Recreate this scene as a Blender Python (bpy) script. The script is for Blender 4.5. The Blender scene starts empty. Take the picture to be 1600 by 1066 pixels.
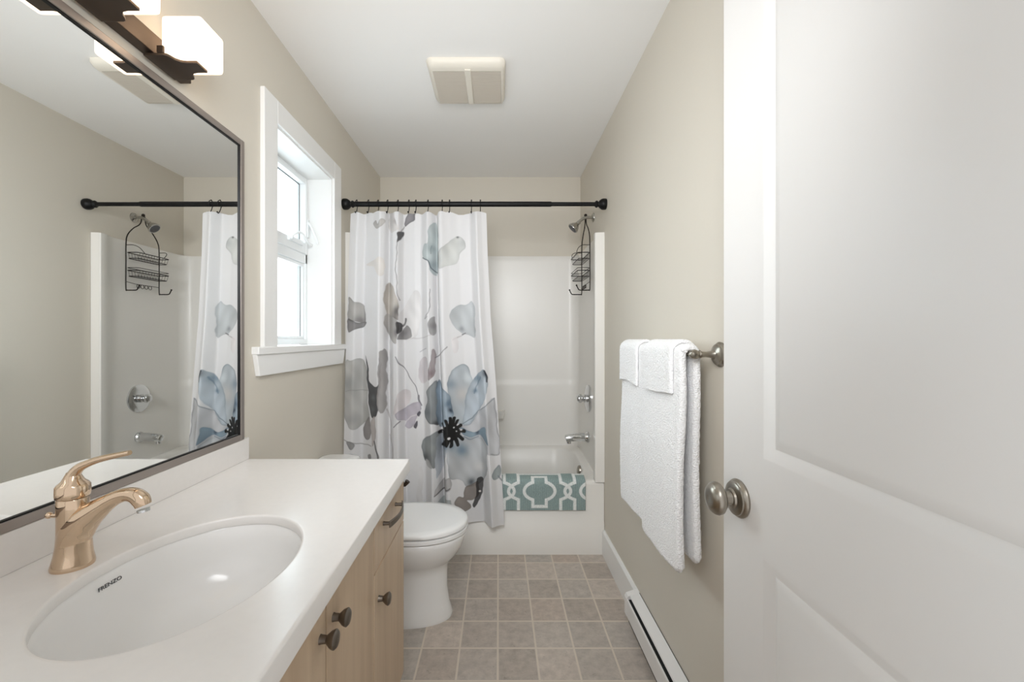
import bpy, math, random
import numpy as np
from mathutils import Vector, Matrix

random.seed(7)
S = bpy.context.scene
COL = S.collection
PI = math.pi

# ------------------------------------------------------------------ camera, sky, exposure
CAM_H = 1.232
FPX = 660.0                      # focal length in pixels of a 1600 px wide frame
cam_d = bpy.data.cameras.new('camera')
cam_d.sensor_fit = 'HORIZONTAL'
cam_d.sensor_width = 36.0
cam_d.lens = 36.0 * FPX / 1600.0
cam_d.shift_x = 21 / 1600.0
cam_d.shift_y = -3 / 1600.0
cam_d.clip_start = 0.02
cam = bpy.data.objects.new('camera', cam_d)
cam.location = (0, 0, CAM_H)
cam.rotation_euler = (PI / 2, 0, 0)
COL.objects.link(cam)
S.camera = cam

world = bpy.data.worlds.new('overcast_sky')
S.world = world
world.use_nodes = True
wn = world.node_tree.nodes
# daylight outside the window (towards -x) is brighter and bluer than the hallway behind the camera
wl = world.node_tree.links
w_tc = wn.new('ShaderNodeTexCoord')
w_sp = wn.new('ShaderNodeSeparateXYZ')
wl.new(w_tc.outputs['Generated'], w_sp.inputs[0])
w_mr = wn.new('ShaderNodeMapRange')
w_mr.interpolation_type = 'SMOOTHSTEP'
w_mr.inputs['From Min'].default_value = -0.45
w_mr.inputs['From Max'].default_value = 0.25
wl.new(w_sp.outputs['Y'], w_mr.inputs['Value'])
w_cr = wn.new('ShaderNodeMix')
w_cr.data_type = 'RGBA'
HALL, DAY = 0.57, 7.0
w_cr.inputs['A'].default_value = (HALL, HALL * 0.985, HALL * 0.975, 1)
w_cr.inputs['B'].default_value = (DAY * 0.86, DAY * 0.94, DAY, 1)
wl.new(w_mr.outputs[0], w_cr.inputs['Factor'])
w_gr = wn.new('ShaderNodeMapRange')          # ground below the horizon is darker
w_gr.inputs['From Min'].default_value = -0.25
w_gr.inputs['From Max'].default_value = 0.05
w_gr.inputs['To Min'].default_value = 0.35
wl.new(w_sp.outputs['Z'], w_gr.inputs['Value'])
w_gm = wn.new('ShaderNodeVectorMath')
w_gm.operation = 'SCALE'
w_gm.inputs[0].default_value = (DAY * 0.86, DAY * 0.94, DAY)
wl.new(w_gr.outputs[0], w_gm.inputs['Scale'])
wl.new(w_gm.outputs[0], w_cr.inputs['B'])
wl.new(w_cr.outputs['Result'], wn['Background'].inputs[0])
wn['Background'].inputs[1].default_value = 1.0

# added fill light, unseen above the camera, standing in for a flash
ad = bpy.data.lights.new('fill_light', 'AREA')
ad.shape = 'DISK'
ad.size = 0.7
ad.energy = 6.8
ad.spread = math.radians(115)
ad.color = (0.96, 0.98, 1.0)
ao = bpy.data.objects.new('fill_light', ad)
ao.location = (-0.10, 0.25, 1.78)
ao.rotation_euler = (math.radians(83), 0, 0)
COL.objects.link(ao)

S.view_settings.view_transform = 'Standard'
S.view_settings.look = 'None'
S.view_settings.gamma = 1.0
S.view_settings.use_curve_mapping = False
S.view_settings.exposure = 0.68
try:
    S.cycles.use_denoising = True
    S.cycles.max_bounces = 14
    S.cycles.diffuse_bounces = 8
    S.cycles.sample_clamp_indirect = 8.0
except Exception:
    pass

# ------------------------------------------------------------------ helpers
def lin(c):
    c = c / 255.0
    return c / 12.92 if c <= 0.04045 else ((c + 0.055) / 1.055) ** 2.4

def rgb(r, g, b):
    return (lin(r), lin(g), lin(b), 1.0)

def mat(name, color, rough=0.5, metal=0.0, bump=0.0, bscale=200.0, vary=0.0, vscale=4.0, coat=0.0, spec=0.5,
        sheen=0.0, stretch=None):
    m = bpy.data.materials.new(name)
    m.use_nodes = True
    nt = m.node_tree
    p = nt.nodes['Principled BSDF']
    p.inputs['Base Color'].default_value = color
    p.inputs['Roughness'].default_value = rough
    p.inputs['Metallic'].default_value = metal
    p.inputs['Specular IOR Level'].default_value = spec
    p.inputs['Coat Weight'].default_value = coat
    p.inputs['Coat Roughness'].default_value = 0.05
    if sheen:
        p.inputs['Sheen Weight'].default_value = sheen
    tc = nt.nodes.new('ShaderNodeTexCoord')
    mp = nt.nodes.new('ShaderNodeMapping')
    if stretch:
        mp.inputs['Scale'].default_value = stretch
    nt.links.new(tc.outputs['Object'], mp.inputs['Vector'])
    if vary:
        n = nt.nodes.new('ShaderNodeTexNoise')
        n.inputs['Scale'].default_value = vscale
        n.inputs['Detail'].default_value = 6
        nt.links.new(mp.outputs[0], n.inputs['Vector'])
        mx = nt.nodes.new('ShaderNodeMix')
        mx.data_type = 'RGBA'
        c0 = [max(0, x * (1 - vary)) for x in color[:3]] + [1]
        c1 = [min(1, x * (1 + vary)) for x in color[:3]] + [1]
        mx.inputs['A'].default_value = c0
        mx.inputs['B'].default_value = c1
        nt.links.new(n.outputs['Fac'], mx.inputs['Factor'])
        nt.links.new(mx.outputs['Result'], p.inputs['Base Color'])
    if bump:
        n2 = nt.nodes.new('ShaderNodeTexNoise')
        n2.inputs['Scale'].default_value = bscale
        n2.inputs['Detail'].default_value = 3
        nt.links.new(mp.outputs[0], n2.inputs['Vector'])
        b = nt.nodes.new('ShaderNodeBump')
        b.inputs['Strength'].default_value = bump
        b.inputs['Distance'].default_value = 0.002
        nt.links.new(n2.outputs['Fac'], b.inputs['Height'])
        nt.links.new(b.outputs['Normal'], p.inputs['Normal'])
    return m

class G:
    """collects shapes in world coordinates; obj() links them as ONE mesh object"""
    def __init__(self):
        self.v = []
        self.f = []

    def add(self, verts, faces):
        o = len(self.v)
        self.v.extend([tuple(p) for p in verts])
        self.f.extend([tuple(i + o for i in fc) for fc in faces])
        return self

    def box(self, x0, x1, y0, y1, z0, z1):
        v = [(x0, y0, z0), (x1, y0, z0), (x1, y1, z0), (x0, y1, z0),
             (x0, y0, z1), (x1, y0, z1), (x1, y1, z1), (x0, y1, z1)]
        f = [(3, 2, 1, 0), (4, 5, 6, 7), (0, 1, 5, 4), (1, 2, 6, 5), (2, 3, 7, 6), (3, 0, 4, 7)]
        return self.add(v, f)

    def loft(self, rings, cap0=True, cap1=True, closed=True):
        n = len(rings[0])
        v = [p for r in rings for p in r]
        f = []
        for i in range(len(rings) - 1):
            for j in range(n if closed else n - 1):
                k = (j + 1) % n
                f.append((i * n + j, i * n + k, (i + 1) * n + k, (i + 1) * n + j))
        if cap0:
            f.append(tuple(reversed(range(n))))
        if cap1:
            f.append(tuple((len(rings) - 1) * n + j for j in range(n)))
        return self.add(v, f)

    def lathe(self, prof, origin, axis, seg=40, sy=1.0):
        a = Vector(axis).normalized()
        u = a.orthogonal().normalized()
        w = a.cross(u)
        o = Vector(origin)
        rings = []
        for r, h in prof:
            r = max(r, 1e-5)
            rings.append([o + a * h + u * (r * math.cos(2 * PI * k / seg)) + w * (r * math.sin(2 * PI * k / seg))
                          for k in range(seg)])
        return self.loft(rings)

    def tube(self, path, r, seg=10, closed=False, flat=None):
        P = [Vector(p) for p in path]
        n = len(P)
        R = r if isinstance(r, (list, tuple)) else [r] * n
        T = []
        for i in range(n):
            if closed:
                t = P[(i + 1) % n] - P[i - 1]
            else:
                t = P[min(i + 1, n - 1)] - P[max(i - 1, 0)]
            T.append(t.normalized())
        u = T[0].orthogonal().normalized()
        if flat is not None:
            fv = Vector(flat[0])
            u = (fv - T[0] * fv.dot(T[0])).normalized()
        rings = []
        for i in range(n):
            u = (u - T[i] * u.dot(T[i])).normalized()
            w = T[i].cross(u)
            k1 = flat[1] if flat is not None else 1.0
            rings.append([P[i] + (u * (k1 * math.cos(2 * PI * k / seg)) + w * math.sin(2 * PI * k / seg)) * R[i]
                          for k in range(seg)])
        if closed:
            rings.append(rings[0])
        return self.loft(rings, not closed, not closed)

    def sphere(self, c, r, seg=16):
        pr = [(r * math.sin(PI * k / 10), -r * math.cos(PI * k / 10)) for k in range(11)]
        return self.lathe(pr, c, (0, 0, 1), seg)

    def prism(self, poly, z0, z1, axis='z'):
        def P(a, b, c):
            return {'z': (a, b, c), 'x': (c, a, b), 'y': (a, c, b)}[axis]
        return self.loft([[P(a, b, z0) for a, b in poly], [P(a, b, z1) for a, b in poly]])

def spline(pts, per=8, closed=False):
    P = [Vector(p) for p in pts]
    n = len(P)
    out = []
    rng = n if closed else n - 1
    for i in range(rng):
        p1, p2 = P[i], P[(i + 1) % n]
        p0 = P[i - 1] if (closed or i > 0) else p1
        p3 = P[(i + 2) % n] if (closed or i + 2 < n) else p2
        for k in range(per):
            t = k / per
            out.append(0.5 * ((2 * p1) + (p2 - p0) * t + (2 * p0 - 5 * p1 + 4 * p2 - p3) * t * t
                              + (3 * p1 - p0 - 3 * p2 + p3) * t ** 3))
    if not closed:
        out.append(P[-1])
    return out

def obj(name, g, m, parent=None, bevel=0.0, seg=2, angle=35, smooth=True, subsurf=0):
    me = bpy.data.meshes.new(name)
    V = np.array(g.v, dtype=np.float64)
    if parent is not None:
        org = np.array(parent.matrix_world.translation if parent.parent is None else WORLD[parent.name])
    else:
        lo, hi = V.min(0), V.max(0)
        org = np.array([(lo[0] + hi[0]) / 2, (lo[1] + hi[1]) / 2, lo[2]])
    V = V - org
    me.from_pydata([tuple(p) for p in V], [], g.f)
    me.validate()
    import bmesh
    bm = bmesh.new()
    bm.from_mesh(me)
    bmesh.ops.recalc_face_normals(bm, faces=bm.faces)
    bm.to_mesh(me)
    bm.free()
    if smooth:
        me.polygons.foreach_set('use_smooth', [True] * len(me.polygons))
        me.set_sharp_from_angle(angle=math.radians(angle))
    me.materials.append(m)
    o = bpy.data.objects.new(name, me)
    COL.objects.link(o)
    if parent is not None:
        o.parent = parent
    else:
        o.location = org
    bpy.context.view_layer.update()
    WORLD[o.name] = tuple(org)
    if bevel:
        b = o.modifiers.new('bevel', 'BEVEL')
        b.width = bevel
        b.segments = seg
        b.limit_method = 'ANGLE'
        b.angle_limit = math.radians(40)
        b.harden_normals = False
    if subsurf:
        s = o.modifiers.new('subsurf', 'SUBSURF')
        s.levels = s.render_levels = subsurf
    return o

WORLD = {}

def thing(name, label, cat, loc, group=None):
    o = bpy.data.objects.new(name, None)
    o.empty_display_size = 0.05
    o.location = loc
    COL.objects.link(o)
    bpy.context.view_layer.update()
    WORLD[o.name] = tuple(loc)
    o['label'] = label
    o['category'] = cat
    if group:
        o['group'] = group
    return o

def tag(o, label, cat, group=None):
    o['label'] = label
    o['category'] = cat
    if group:
        o['group'] = group
    return o

def struct(name, g, m, parent=None, label=None, **k):
    o = obj(name, g, m, parent, **k)
    if parent is None:
        o['kind'] = 'structure'
        if label:
            o['label'] = label
    return o

# ------------------------------------------------------------------ materials
M_wall = mat('beige_wall_paint', (0.64, 0.60, 0.525, 1), 0.6, bump=0.06, bscale=350)
M_ceil = mat('ceiling_paint', (0.88, 0.875, 0.865, 1), 0.8, bump=0.08, bscale=300)
M_trim = mat('white_trim_paint', (0.83, 0.83, 0.82, 1), 0.35)
M_door = mat('door_paint', (0.765, 0.755, 0.74, 1), 0.38)
M_vinyl = mat('window_vinyl', (0.84, 0.86, 0.87, 1), 0.3)
M_fiber = mat('white_fiberglass', (0.80, 0.785, 0.75, 1), 0.34)
M_porc = mat('white_porcelain', (0.83, 0.83, 0.82, 1), 0.08, coat=0.4)
M_sink = mat('sink_porcelain', (0.80, 0.79, 0.775, 1), 0.12, coat=0.3)
M_quartz = mat('white_quartz', (0.80, 0.775, 0.75, 1), 0.22, vary=0.025, vscale=60)
M_seat = mat('seat_plastic', (0.82, 0.82, 0.815, 1), 0.2)
M_chrome = mat('chrome', (0.70, 0.71, 0.72, 1), 0.08, 1.0)
M_nickel = mat('brushed_nickel', (0.36, 0.33, 0.285, 1), 0.28, 1.0, bump=0.03, bscale=900)
M_satin = mat('satin_chrome', (0.46, 0.45, 0.42, 1), 0.16, 1.0)
M_brass = mat('warm_polished_nickel', (0.68, 0.52, 0.375, 1), 0.06, 1.0)
M_pewter = mat('aged_pewter', (0.20, 0.175, 0.15, 1), 0.38, 1.0, bump=0.05, bscale=500)
M_bronze = mat('dark_bronze', (0.075, 0.055, 0.042, 1), 0.4, 0.7)
M_frame = mat('pewter_frame', (0.34, 0.30, 0.275, 1), 0.4, 0.6)
M_black = mat('black_metal', (0.004, 0.004, 0.0045, 1), 0.42, 0.0, spec=0.25)
M_wire = mat('bronze_wire', (0.018, 0.013, 0.010, 1), 0.4, 0.5)
M_gap = mat('dark_gap', (0.008, 0.008, 0.008, 1), 0.8)
M_heater = mat('heater_enamel', (0.80, 0.79, 0.78, 1), 0.35)
M_vent = mat('vent_plastic', (0.76, 0.72, 0.64, 1), 0.5)
M_ventp = mat('vent_grille_plastic', (0.60, 0.55, 0.48, 1), 0.6)
M_mirror = mat('mirror_silver', (0.93, 0.94, 0.93, 1), 0.0, 1.0)
M_ink = mat('black_lettering', (0.02, 0.02, 0.022, 1), 0.5)
M_rubber = mat('grey_gasket', (0.10, 0.10, 0.105, 1), 0.6)

def wood_mat():
    m = bpy.data.materials.new('maple_veneer')
    m.use_nodes = True
    nt = m.node_tree
    p = nt.nodes['Principled BSDF']
    tc = nt.nodes.new('ShaderNodeTexCoord')
    mp = nt.nodes.new('ShaderNodeMapping')
    mp.inputs['Scale'].default_value = (14, 14, 0.9)
    n = nt.nodes.new('ShaderNodeTexNoise')
    n.inputs['Scale'].default_value = 1.6
    n.inputs['Detail'].default_value = 7
    n.inputs['Distortion'].default_value = 0.6
    r = nt.nodes.new('ShaderNodeValToRGB')
    r.color_ramp.elements[0].position = 0.3
    r.color_ramp.elements[0].color = (0.47, 0.345, 0.23, 1)
    r.color_ramp.elements[1].position = 0.72
    r.color_ramp.elements[1].color = (0.58, 0.445, 0.31, 1)
    nt.links.new(tc.outputs['Object'], mp.inputs['Vector'])
    nt.links.new(mp.outputs[0], n.inputs['Vector'])
    nt.links.new(n.outputs['Fac'], r.inputs['Fac'])
    nt.links.new(r.outputs[0], p.inputs['Base Color'])
    p.inputs['Roughness'].default_value = 0.38
    return m
M_wood = wood_mat()

def floor_mat():
    m = bpy.data.materials.new('vinyl_tile')
    m.use_nodes = True
    nt = m.node_tree
    L = nt.links.new
    p = nt.nodes['Principled BSDF']
    tc = nt.nodes.new('ShaderNodeTexCoord')
    sep = nt.nodes.new('ShaderNodeSeparateXYZ')
    geo = nt.nodes.new('ShaderNodeNewGeometry')
    L(geo.outputs['Position'], sep.inputs[0])
    def math_(op, a, b=None):
        k = nt.nodes.new('ShaderNodeMath')
        k.operation = op
        for i, x in enumerate((a, b)):
            if x is None:
                continue
            if isinstance(x, (int, float)):
                k.inputs[i].default_value = x
            else:
                L(x, k.inputs[i])
        return k.outputs[0]
    tx, ty = 0.1515, 0.1612
    ux = math_('DIVIDE', math_('ADD', sep.outputs[0], 0.003 + 10 * tx), tx)
    uy = math_('DIVIDE', math_('ADD', sep.outputs[1], -1.683 + 20 * ty), ty)
    fx = math_('FRACT', ux)
    fy = math_('FRACT', uy)
    ex = math_('MULTIPLY', math_('ABSOLUTE', math_('SUBTRACT', fx, 0.5)), 2.0)
    ey = math_('MULTIPLY', math_('ABSOLUTE', math_('SUBTRACT', fy, 0.5)), 2.0)
    e = math_('MAXIMUM', ex, ey)
    mr = nt.nodes.new('ShaderNodeMapRange')
    mr.inputs['From Min'].default_value = 0.935
    mr.inputs['From Max'].default_value = 0.965
    L(e, mr.inputs['Value'])
    cid = nt.nodes.new('ShaderNodeCombineXYZ')
    L(math_('FLOOR', ux), cid.inputs[0])
    L(math_('FLOOR', uy), cid.inputs[1])
    wnz = nt.nodes.new('ShaderNodeTexWhiteNoise')
    wnz.noise_dimensions = '3D'
    L(cid.outputs[0], wnz.inputs['Vector'])
    ramp = nt.nodes.new('ShaderNodeValToRGB')
    cr = ramp.color_ramp
    cr.elements[0].position = 0.0
    cr.elements[0].color = rgb(174, 164, 154)
    cr.elements[1].position = 1.0
    cr.elements[1].color = rgb(196, 184, 173)
    a = cr.elements.new(0.35); a.color = rgb(188, 174, 162)
    b = cr.elements.new(0.7); b.color = rgb(179, 172, 164)
    L(wnz.outputs['Value'], ramp.inputs['Fac'])
    n = nt.nodes.new('ShaderNodeTexNoise')
    n.inputs['Scale'].default_value = 26
    n.inputs['Detail'].default_value = 8
    n.inputs['Roughness'].default_value = 0.7
    L(geo.outputs['Position'], n.inputs['Vector'])
    nr = nt.nodes.new('ShaderNodeMapRange')
    nr.inputs['From Min'].default_value = 0.3
    nr.inputs['From Max'].default_value = 0.7
    nr.inputs['To Min'].default_value = 0.80
    nr.inputs['To Max'].default_value = 1.18
    L(n.outputs['Fac'], nr.inputs['Value'])
    mul = nt.nodes.new('ShaderNodeMix')
    mul.data_type = 'RGBA'
    mul.blend_type = 'MULTIPLY'
    mul.inputs['Factor'].default_value = 1.0
    L(ramp.outputs[0], mul.inputs['A'])
    cc = nt.nodes.new('ShaderNodeCombineColor')
    for i in range(3):
        L(nr.outputs[0], cc.inputs[i])
    L(cc.outputs[0], mul.inputs['B'])
    # dark scratches
    v = nt.nodes.new('ShaderNodeTexNoise')
    v.inputs['Scale'].default_value = 60
    v.inputs['Detail'].default_value = 4
    v.inputs['Distortion'].default_value = 1.5
    L(geo.outputs['Position'], v.inputs['Vector'])
    vr = nt.nodes.new('ShaderNodeMapRange')
    vr.inputs['From Min'].default_value = 0.64
    vr.inputs['From Max'].default_value = 0.72
    vr.inputs['To Max'].default_value = 0.45
    L(v.outputs['Fac'], vr.inputs['Value'])
    dk = nt.nodes.new('ShaderNodeMix')
    dk.data_type = 'RGBA'
    L(vr.outputs[0], dk.inputs['Factor'])
    L(mul.outputs['Result'], dk.inputs['A'])
    dk.inputs['B'].default_value = rgb(126, 119, 112)
    gm = nt.nodes.new('ShaderNodeMix')
    gm.data_type = 'RGBA'
    L(mr.outputs[0], gm.inputs['Factor'])
    L(dk.outputs['Result'], gm.inputs['A'])
    gm.inputs['B'].default_value = rgb(210, 199, 185)
    L(gm.outputs['Result'], p.inputs['Base Color'])
    p.inputs['Roughness'].default_value = 0.42
    bp = nt.nodes.new('ShaderNodeBump')
    bp.inputs['Strength'].default_value = 0.15
    bp.inputs['Distance'].default_value = 0.002
    L(n.outputs['Fac'], bp.inputs['Height'])
    L(bp.outputs['Normal'], p.inputs['Normal'])
    return m
M_floor = floor_mat()

def glass_mat():
    m = bpy.data.materials.new('window_glass')
    m.use_nodes = True
    nt = m.node_tree
    p = nt.nodes['Principled BSDF']
    out = nt.nodes['Material Output']
    tr = nt.nodes.new('ShaderNodeBsdfTransparent')
    tr.inputs[0].default_value = (0.93, 0.96, 0.96, 1)
    gl = nt.nodes.new('ShaderNodeBsdfGlossy')
    gl.inputs['Roughness'].default_value = 0.02
    mx = nt.nodes.new('ShaderNodeMixShader')
    mx.inputs[0].default_value = 0.06
    nt.links.new(tr.outputs[0], mx.inputs[1])
    nt.links.new(gl.outputs[0], mx.inputs[2])
    nt.links.new(mx.outputs[0], out.inputs['Surface'])
    nt.nodes.remove(p)
    return m
M_glass = glass_mat()

def shade_mat():
    m = bpy.data.materials.new('frosted_lamp_glass')
    m.use_nodes = True
    nt = m.node_tree
    p = nt.nodes['Principled BSDF']
    out = nt.nodes['Material Output']
    tl = nt.nodes.new('ShaderNodeBsdfTranslucent')
    tl.inputs[0].default_value = (0.92, 0.90, 0.86, 1)
    p.inputs['Base Color'].default_value = (0.85, 0.84, 0.80, 1)
    p.inputs['Roughness'].default_value = 0.3
    em = nt.nodes.new('ShaderNodeEmission')
    em.inputs[0].default_value = (1.0, 0.84, 0.62, 1)
    em.inputs[1].default_value = 0.12
    mx = nt.nodes.new('ShaderNodeMixShader')
    mx.inputs[0].default_value = 0.65
    ad = nt.nodes.new('ShaderNodeAddShader')
    nt.links.new(p.outputs[0], mx.inputs[1])
    nt.links.new(tl.outputs[0], mx.inputs[2])
    nt.links.new(mx.outputs[0], ad.inputs[0])
    nt.links.new(em.outputs[0], ad.inputs[1])
    nt.links.new(ad.outputs[0], out.inputs['Surface'])
    return m
M_shade = shade_mat()

def towel_mat():
    m = bpy.data.materials.new('white_terry')
    m.use_nodes = True
    nt = m.node_tree
    p = nt.nodes['Principled BSDF']
    p.inputs['Base Color'].default_value = (0.89, 0.89, 0.895, 1)
    p.inputs['Roughness'].default_value = 0.95
    p.inputs['Sheen Weight'].default_value = 0.25
    geo = nt.nodes.new('ShaderNodeNewGeometry')
    v = nt.nodes.new('ShaderNodeTexVoronoi')
    v.inputs['Scale'].default_value = 230
    nt.links.new(geo.outputs['Position'], v.inputs['Vector'])
    b = nt.nodes.new('ShaderNodeBump')
    b.inputs['Strength'].default_value = 0.9
    b.inputs['Distance'].default_value = 0.003
    b.invert = True
    nt.links.new(v.outputs['Distance'], b.inputs['Height'])
    nt.links.new(b.outputs['Normal'], p.inputs['Normal'])
    return m
M_towel = towel_mat()

def pattern_mat(name, rough, translucent=0.0, noise=0.0, nscale=300, bump=0.0):
    m = bpy.data.materials.new(name)
    m.use_nodes = True
    nt = m.node_tree
    p = nt.nodes['Principled BSDF']
    out = nt.nodes['Material Output']
    at = nt.nodes.new('ShaderNodeAttribute')
    at.attribute_name = 'print'
    src = at.outputs['Color']
    p.inputs['Roughness'].default_value = rough
    geo = nt.nodes.new('ShaderNodeNewGeometry')
    if noise or bump:
        n = nt.nodes.new('ShaderNodeTexNoise')
        n.inputs['Scale'].default_value = nscale
        n.inputs['Detail'].default_value = 2
        nt.links.new(geo.outputs['Position'], n.inputs['Vector'])
    if noise:
        mr = nt.nodes.new('ShaderNodeMapRange')
        mr.inputs['From Min'].default_value = 0.3
        mr.inputs['From Max'].default_value = 0.7
        mr.inputs['To Min'].default_value = 1 - noise
        mr.inputs['To Max'].default_value = 1 + noise
        nt.links.new(n.outputs['Fac'], mr.inputs['Value'])
        vm = nt.nodes.new('ShaderNodeVectorMath')
        vm.operation = 'SCALE'
        nt.links.new(src, vm.inputs[0])
        nt.links.new(mr.outputs[0], vm.inputs['Scale'])
        src = vm.outputs[0]
    if bump:
        b = nt.nodes.new('ShaderNodeBump')
        b.inputs['Strength'].default_value = bump
        b.inputs['Distance'].default_value = 0.003
        nt.links.new(n.outputs['Fac'], b.inputs['Height'])
        nt.links.new(b.outputs['Normal'], p.inputs['Normal'])
    nt.links.new(src, p.inputs['Base Color'])
    if translucent:
        tl = nt.nodes.new('ShaderNodeBsdfTranslucent')
        nt.links.new(src, tl.inputs[0])
        mx = nt.nodes.new('ShaderNodeMixShader')
        mx.inputs[0].default_value = translucent
        nt.links.new(p.outputs[0], mx.inputs[1])
        nt.links.new(tl.outputs[0], mx.inputs[2])
        nt.links.new(mx.outputs[0], out.inputs['Surface'])
    return m
M_curtain = pattern_mat('printed_polyester', 0.5, 0.22)
M_mat = pattern_mat('teal_bath_mat', 0.95, 0.0, 0.30, 420, 0.8)

# ------------------------------------------------------------------ room shell
XL, XR, YF, YB, ZC = -0.877, 0.607, 0.18, 3.129, 2.432
YT = 2.413                                    # front of the tub
WY0, WY1, WZ0, WZ1 = 1.640, 2.218, 1.20, 2.075   # window opening
TH = 0.17
struct('floor', G().box(-1.05, 0.75, YF - 0.12, 3.28, -0.06, 0.0), M_floor, label='grey brown square vinyl tile floor with pale grout lines', smooth=False)
struct('ceiling', G().box(-1.05, 0.75, YF - 0.12, 3.28, ZC, ZC + 0.06), M_ceil, label='smooth white ceiling', smooth=False)
g = G()
g.box(XL - TH, XL, YF - 0.12, WY0, 0, ZC)
g.box(XL - TH, XL, WY1, YB + 0.12, 0, ZC)
g.box(XL - TH, XL, WY0, WY1, 0, WZ0)
g.box(XL - TH, XL, WY0, WY1, WZ1, ZC)
struct('wall_left', g, M_wall, label='beige wall behind the mirror and around the window', smooth=False)
struct('wall_right', G().box(XR, XR + 0.12, YF - 0.12, YB + 0.12, 0, ZC), M_wall, label='beige wall behind the hanging towels', smooth=False)
struct('wall_back', G().box(XL, XR, YB, YB + 0.12, 0, ZC), M_wall, label='beige wall strip above the shower surround', smooth=False)
# baseboard between tub and heater (runs on behind the heater)
g = G()
g.prism([(XR - 0.015, 0.0), (XR, 0.0), (XR, 0.142), (XR - 0.006, 0.142), (XR - 0.015, 0.132)], 1.848, YT - 0.002, axis='y')
struct('baseboard_right', g, M_trim, label='white baseboard between the tub and the heater', smooth=False)

# ------------------------------------------------------------------ window
win = thing('window_1', 'white framed window with two panes above one another', 'window', (XL, (WY0 + WY1) / 2, WZ0))
win['kind'] = 'structure'
del win['category']
cx0, cx1 = XL, XL + 0.018
g = G()
g.box(cx0, cx1, 1.551, 1.645, 1.203, 2.163)
g.box(cx0, cx1, 2.215, 2.309, 1.203, 2.163)
g.box(cx0, cx1, 1.645, 2.215, 2.073, 2.163)
obj('casing', g, M_trim, win, bevel=0.0025)
g = G()
g.box(-1.0, XL + 0.026, 1.500, 2.370, 1.176, 1.204)
obj('sill', g, M_trim, win, bevel=0.003)
ap = [(1.502, 1.176), (2.366, 1.176), (2.336, 1.098), (1.522, 1.098)]
g = G().prism(ap, XL, XL + 0.018, axis='x')
obj('apron', g, M_trim, win, bevel=0.002)
g = G()
jx0, jx1 = -1.0, XL + 0.004
g.box(jx0, jx1, WY0, WY0 + 0.010, WZ0, WZ1)
g.box(jx0, jx1, WY1 - 0.010, WY1, WZ0, WZ1)
g.box(jx0, jx1, WY0 + 0.01, WY1 - 0.01, WZ1 - 0.010, WZ1)
obj('jamb', g, M_trim, win, smooth=False)
def frame_ring(g, x0, x1, y0, y1, z0, z1, wy, wzb, wzt):
    g.box(x0, x1, y0, y0 + wy, z0, z1)
    g.box(x0, x1, y1 - wy, y1, z0, z1)
    g.box(x0, x1, y0 + wy, y1 - wy, z0, z0 + wzb)
    g.box(x0, x1, y0 + wy, y1 - wy, z1 - wzt, z1)
fy0, fy1 = WY0 + 0.010, WY1 - 0.010
g = G()
frame_ring(g, -1.045, -1.0, fy0 - 0.008, fy1 + 0.008, 1.205, 2.068, 0.026, 0.028, 0.022)
g.box(-1.045, -1.0, fy0, fy1, 1.622, 1.672)
obj('frame', g, M_vinyl, win, bevel=0.002)
g = G()
frame_ring(g, -1.040, -1.008, fy0 + 0.018, fy1 - 0.018, 1.233, 1.622, 0.012, 0.014, 0.016)
obj('lower_glazing_bead', g, M_vinyl, win, bevel=0.002)
g = G()
frame_ring(g, -1.038, -0.990, fy0 + 0.016, fy1 - 0.016, 1.668, 2.050, 0.022, 0.055, 0.022)
sash = obj('sash', g, M_vinyl, win, bevel=0.003)
g = G()
frame_ring(g, -1.0235, -1.0215, fy0 + 0.036, fy1 - 0.036, 1.721, 2.030, 0.006, 0.003, 0.006)
obj('gasket', g, M_rubber, win, smooth=False)
g = G()
frame_ring(g, -1.0235, -1.0215, fy0 + 0.029, fy1 - 0.029, 1.245, 1.608, 0.004, 0.002, 0.002)
obj('gasket', g, M_rubber, win, smooth=False)
obj('pane', G().box(-1.030, -1.024, fy0 + 0.028, fy1 - 0.028, 1.244, 1.610), M_glass, win, smooth=False)
obj('pane', G().box(-1.030, -1.024, fy0 + 0.034, fy1 - 0.034, 1.718, 2.032), M_glass, win, smooth=False)
g = G()
g.box(-0.992, -0.978, 1.98, 2.12, 1.700, 1.722)
g.tube(spline([(-0.975, 1.99, 1.715), (-0.965, 2.03, 1.745), (-0.962, 2.07, 1.748), (-0.962, 2.11, 1.728), (-0.960, 2.15, 1.716), (-0.958, 2.17, 1.716)], 6), 0.006, 8)
g.sphere((-0.975, 1.99, 1.715), 0.012)
obj('crank', g, M_vinyl, win)
g = G()
g.box(-1.0, -0.985, 2.183, 2.2, 1.76, 1.85)
g.tube(spline([(-0.985, 2.19, 1.835), (-0.965, 2.19, 1.80), (-0.945, 2.188, 1.755), (-0.935, 2.187, 1.725)], 5), [0.006] * 15 + [0.004], 8)
obj('latch', g, M_vinyl, win)

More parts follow.
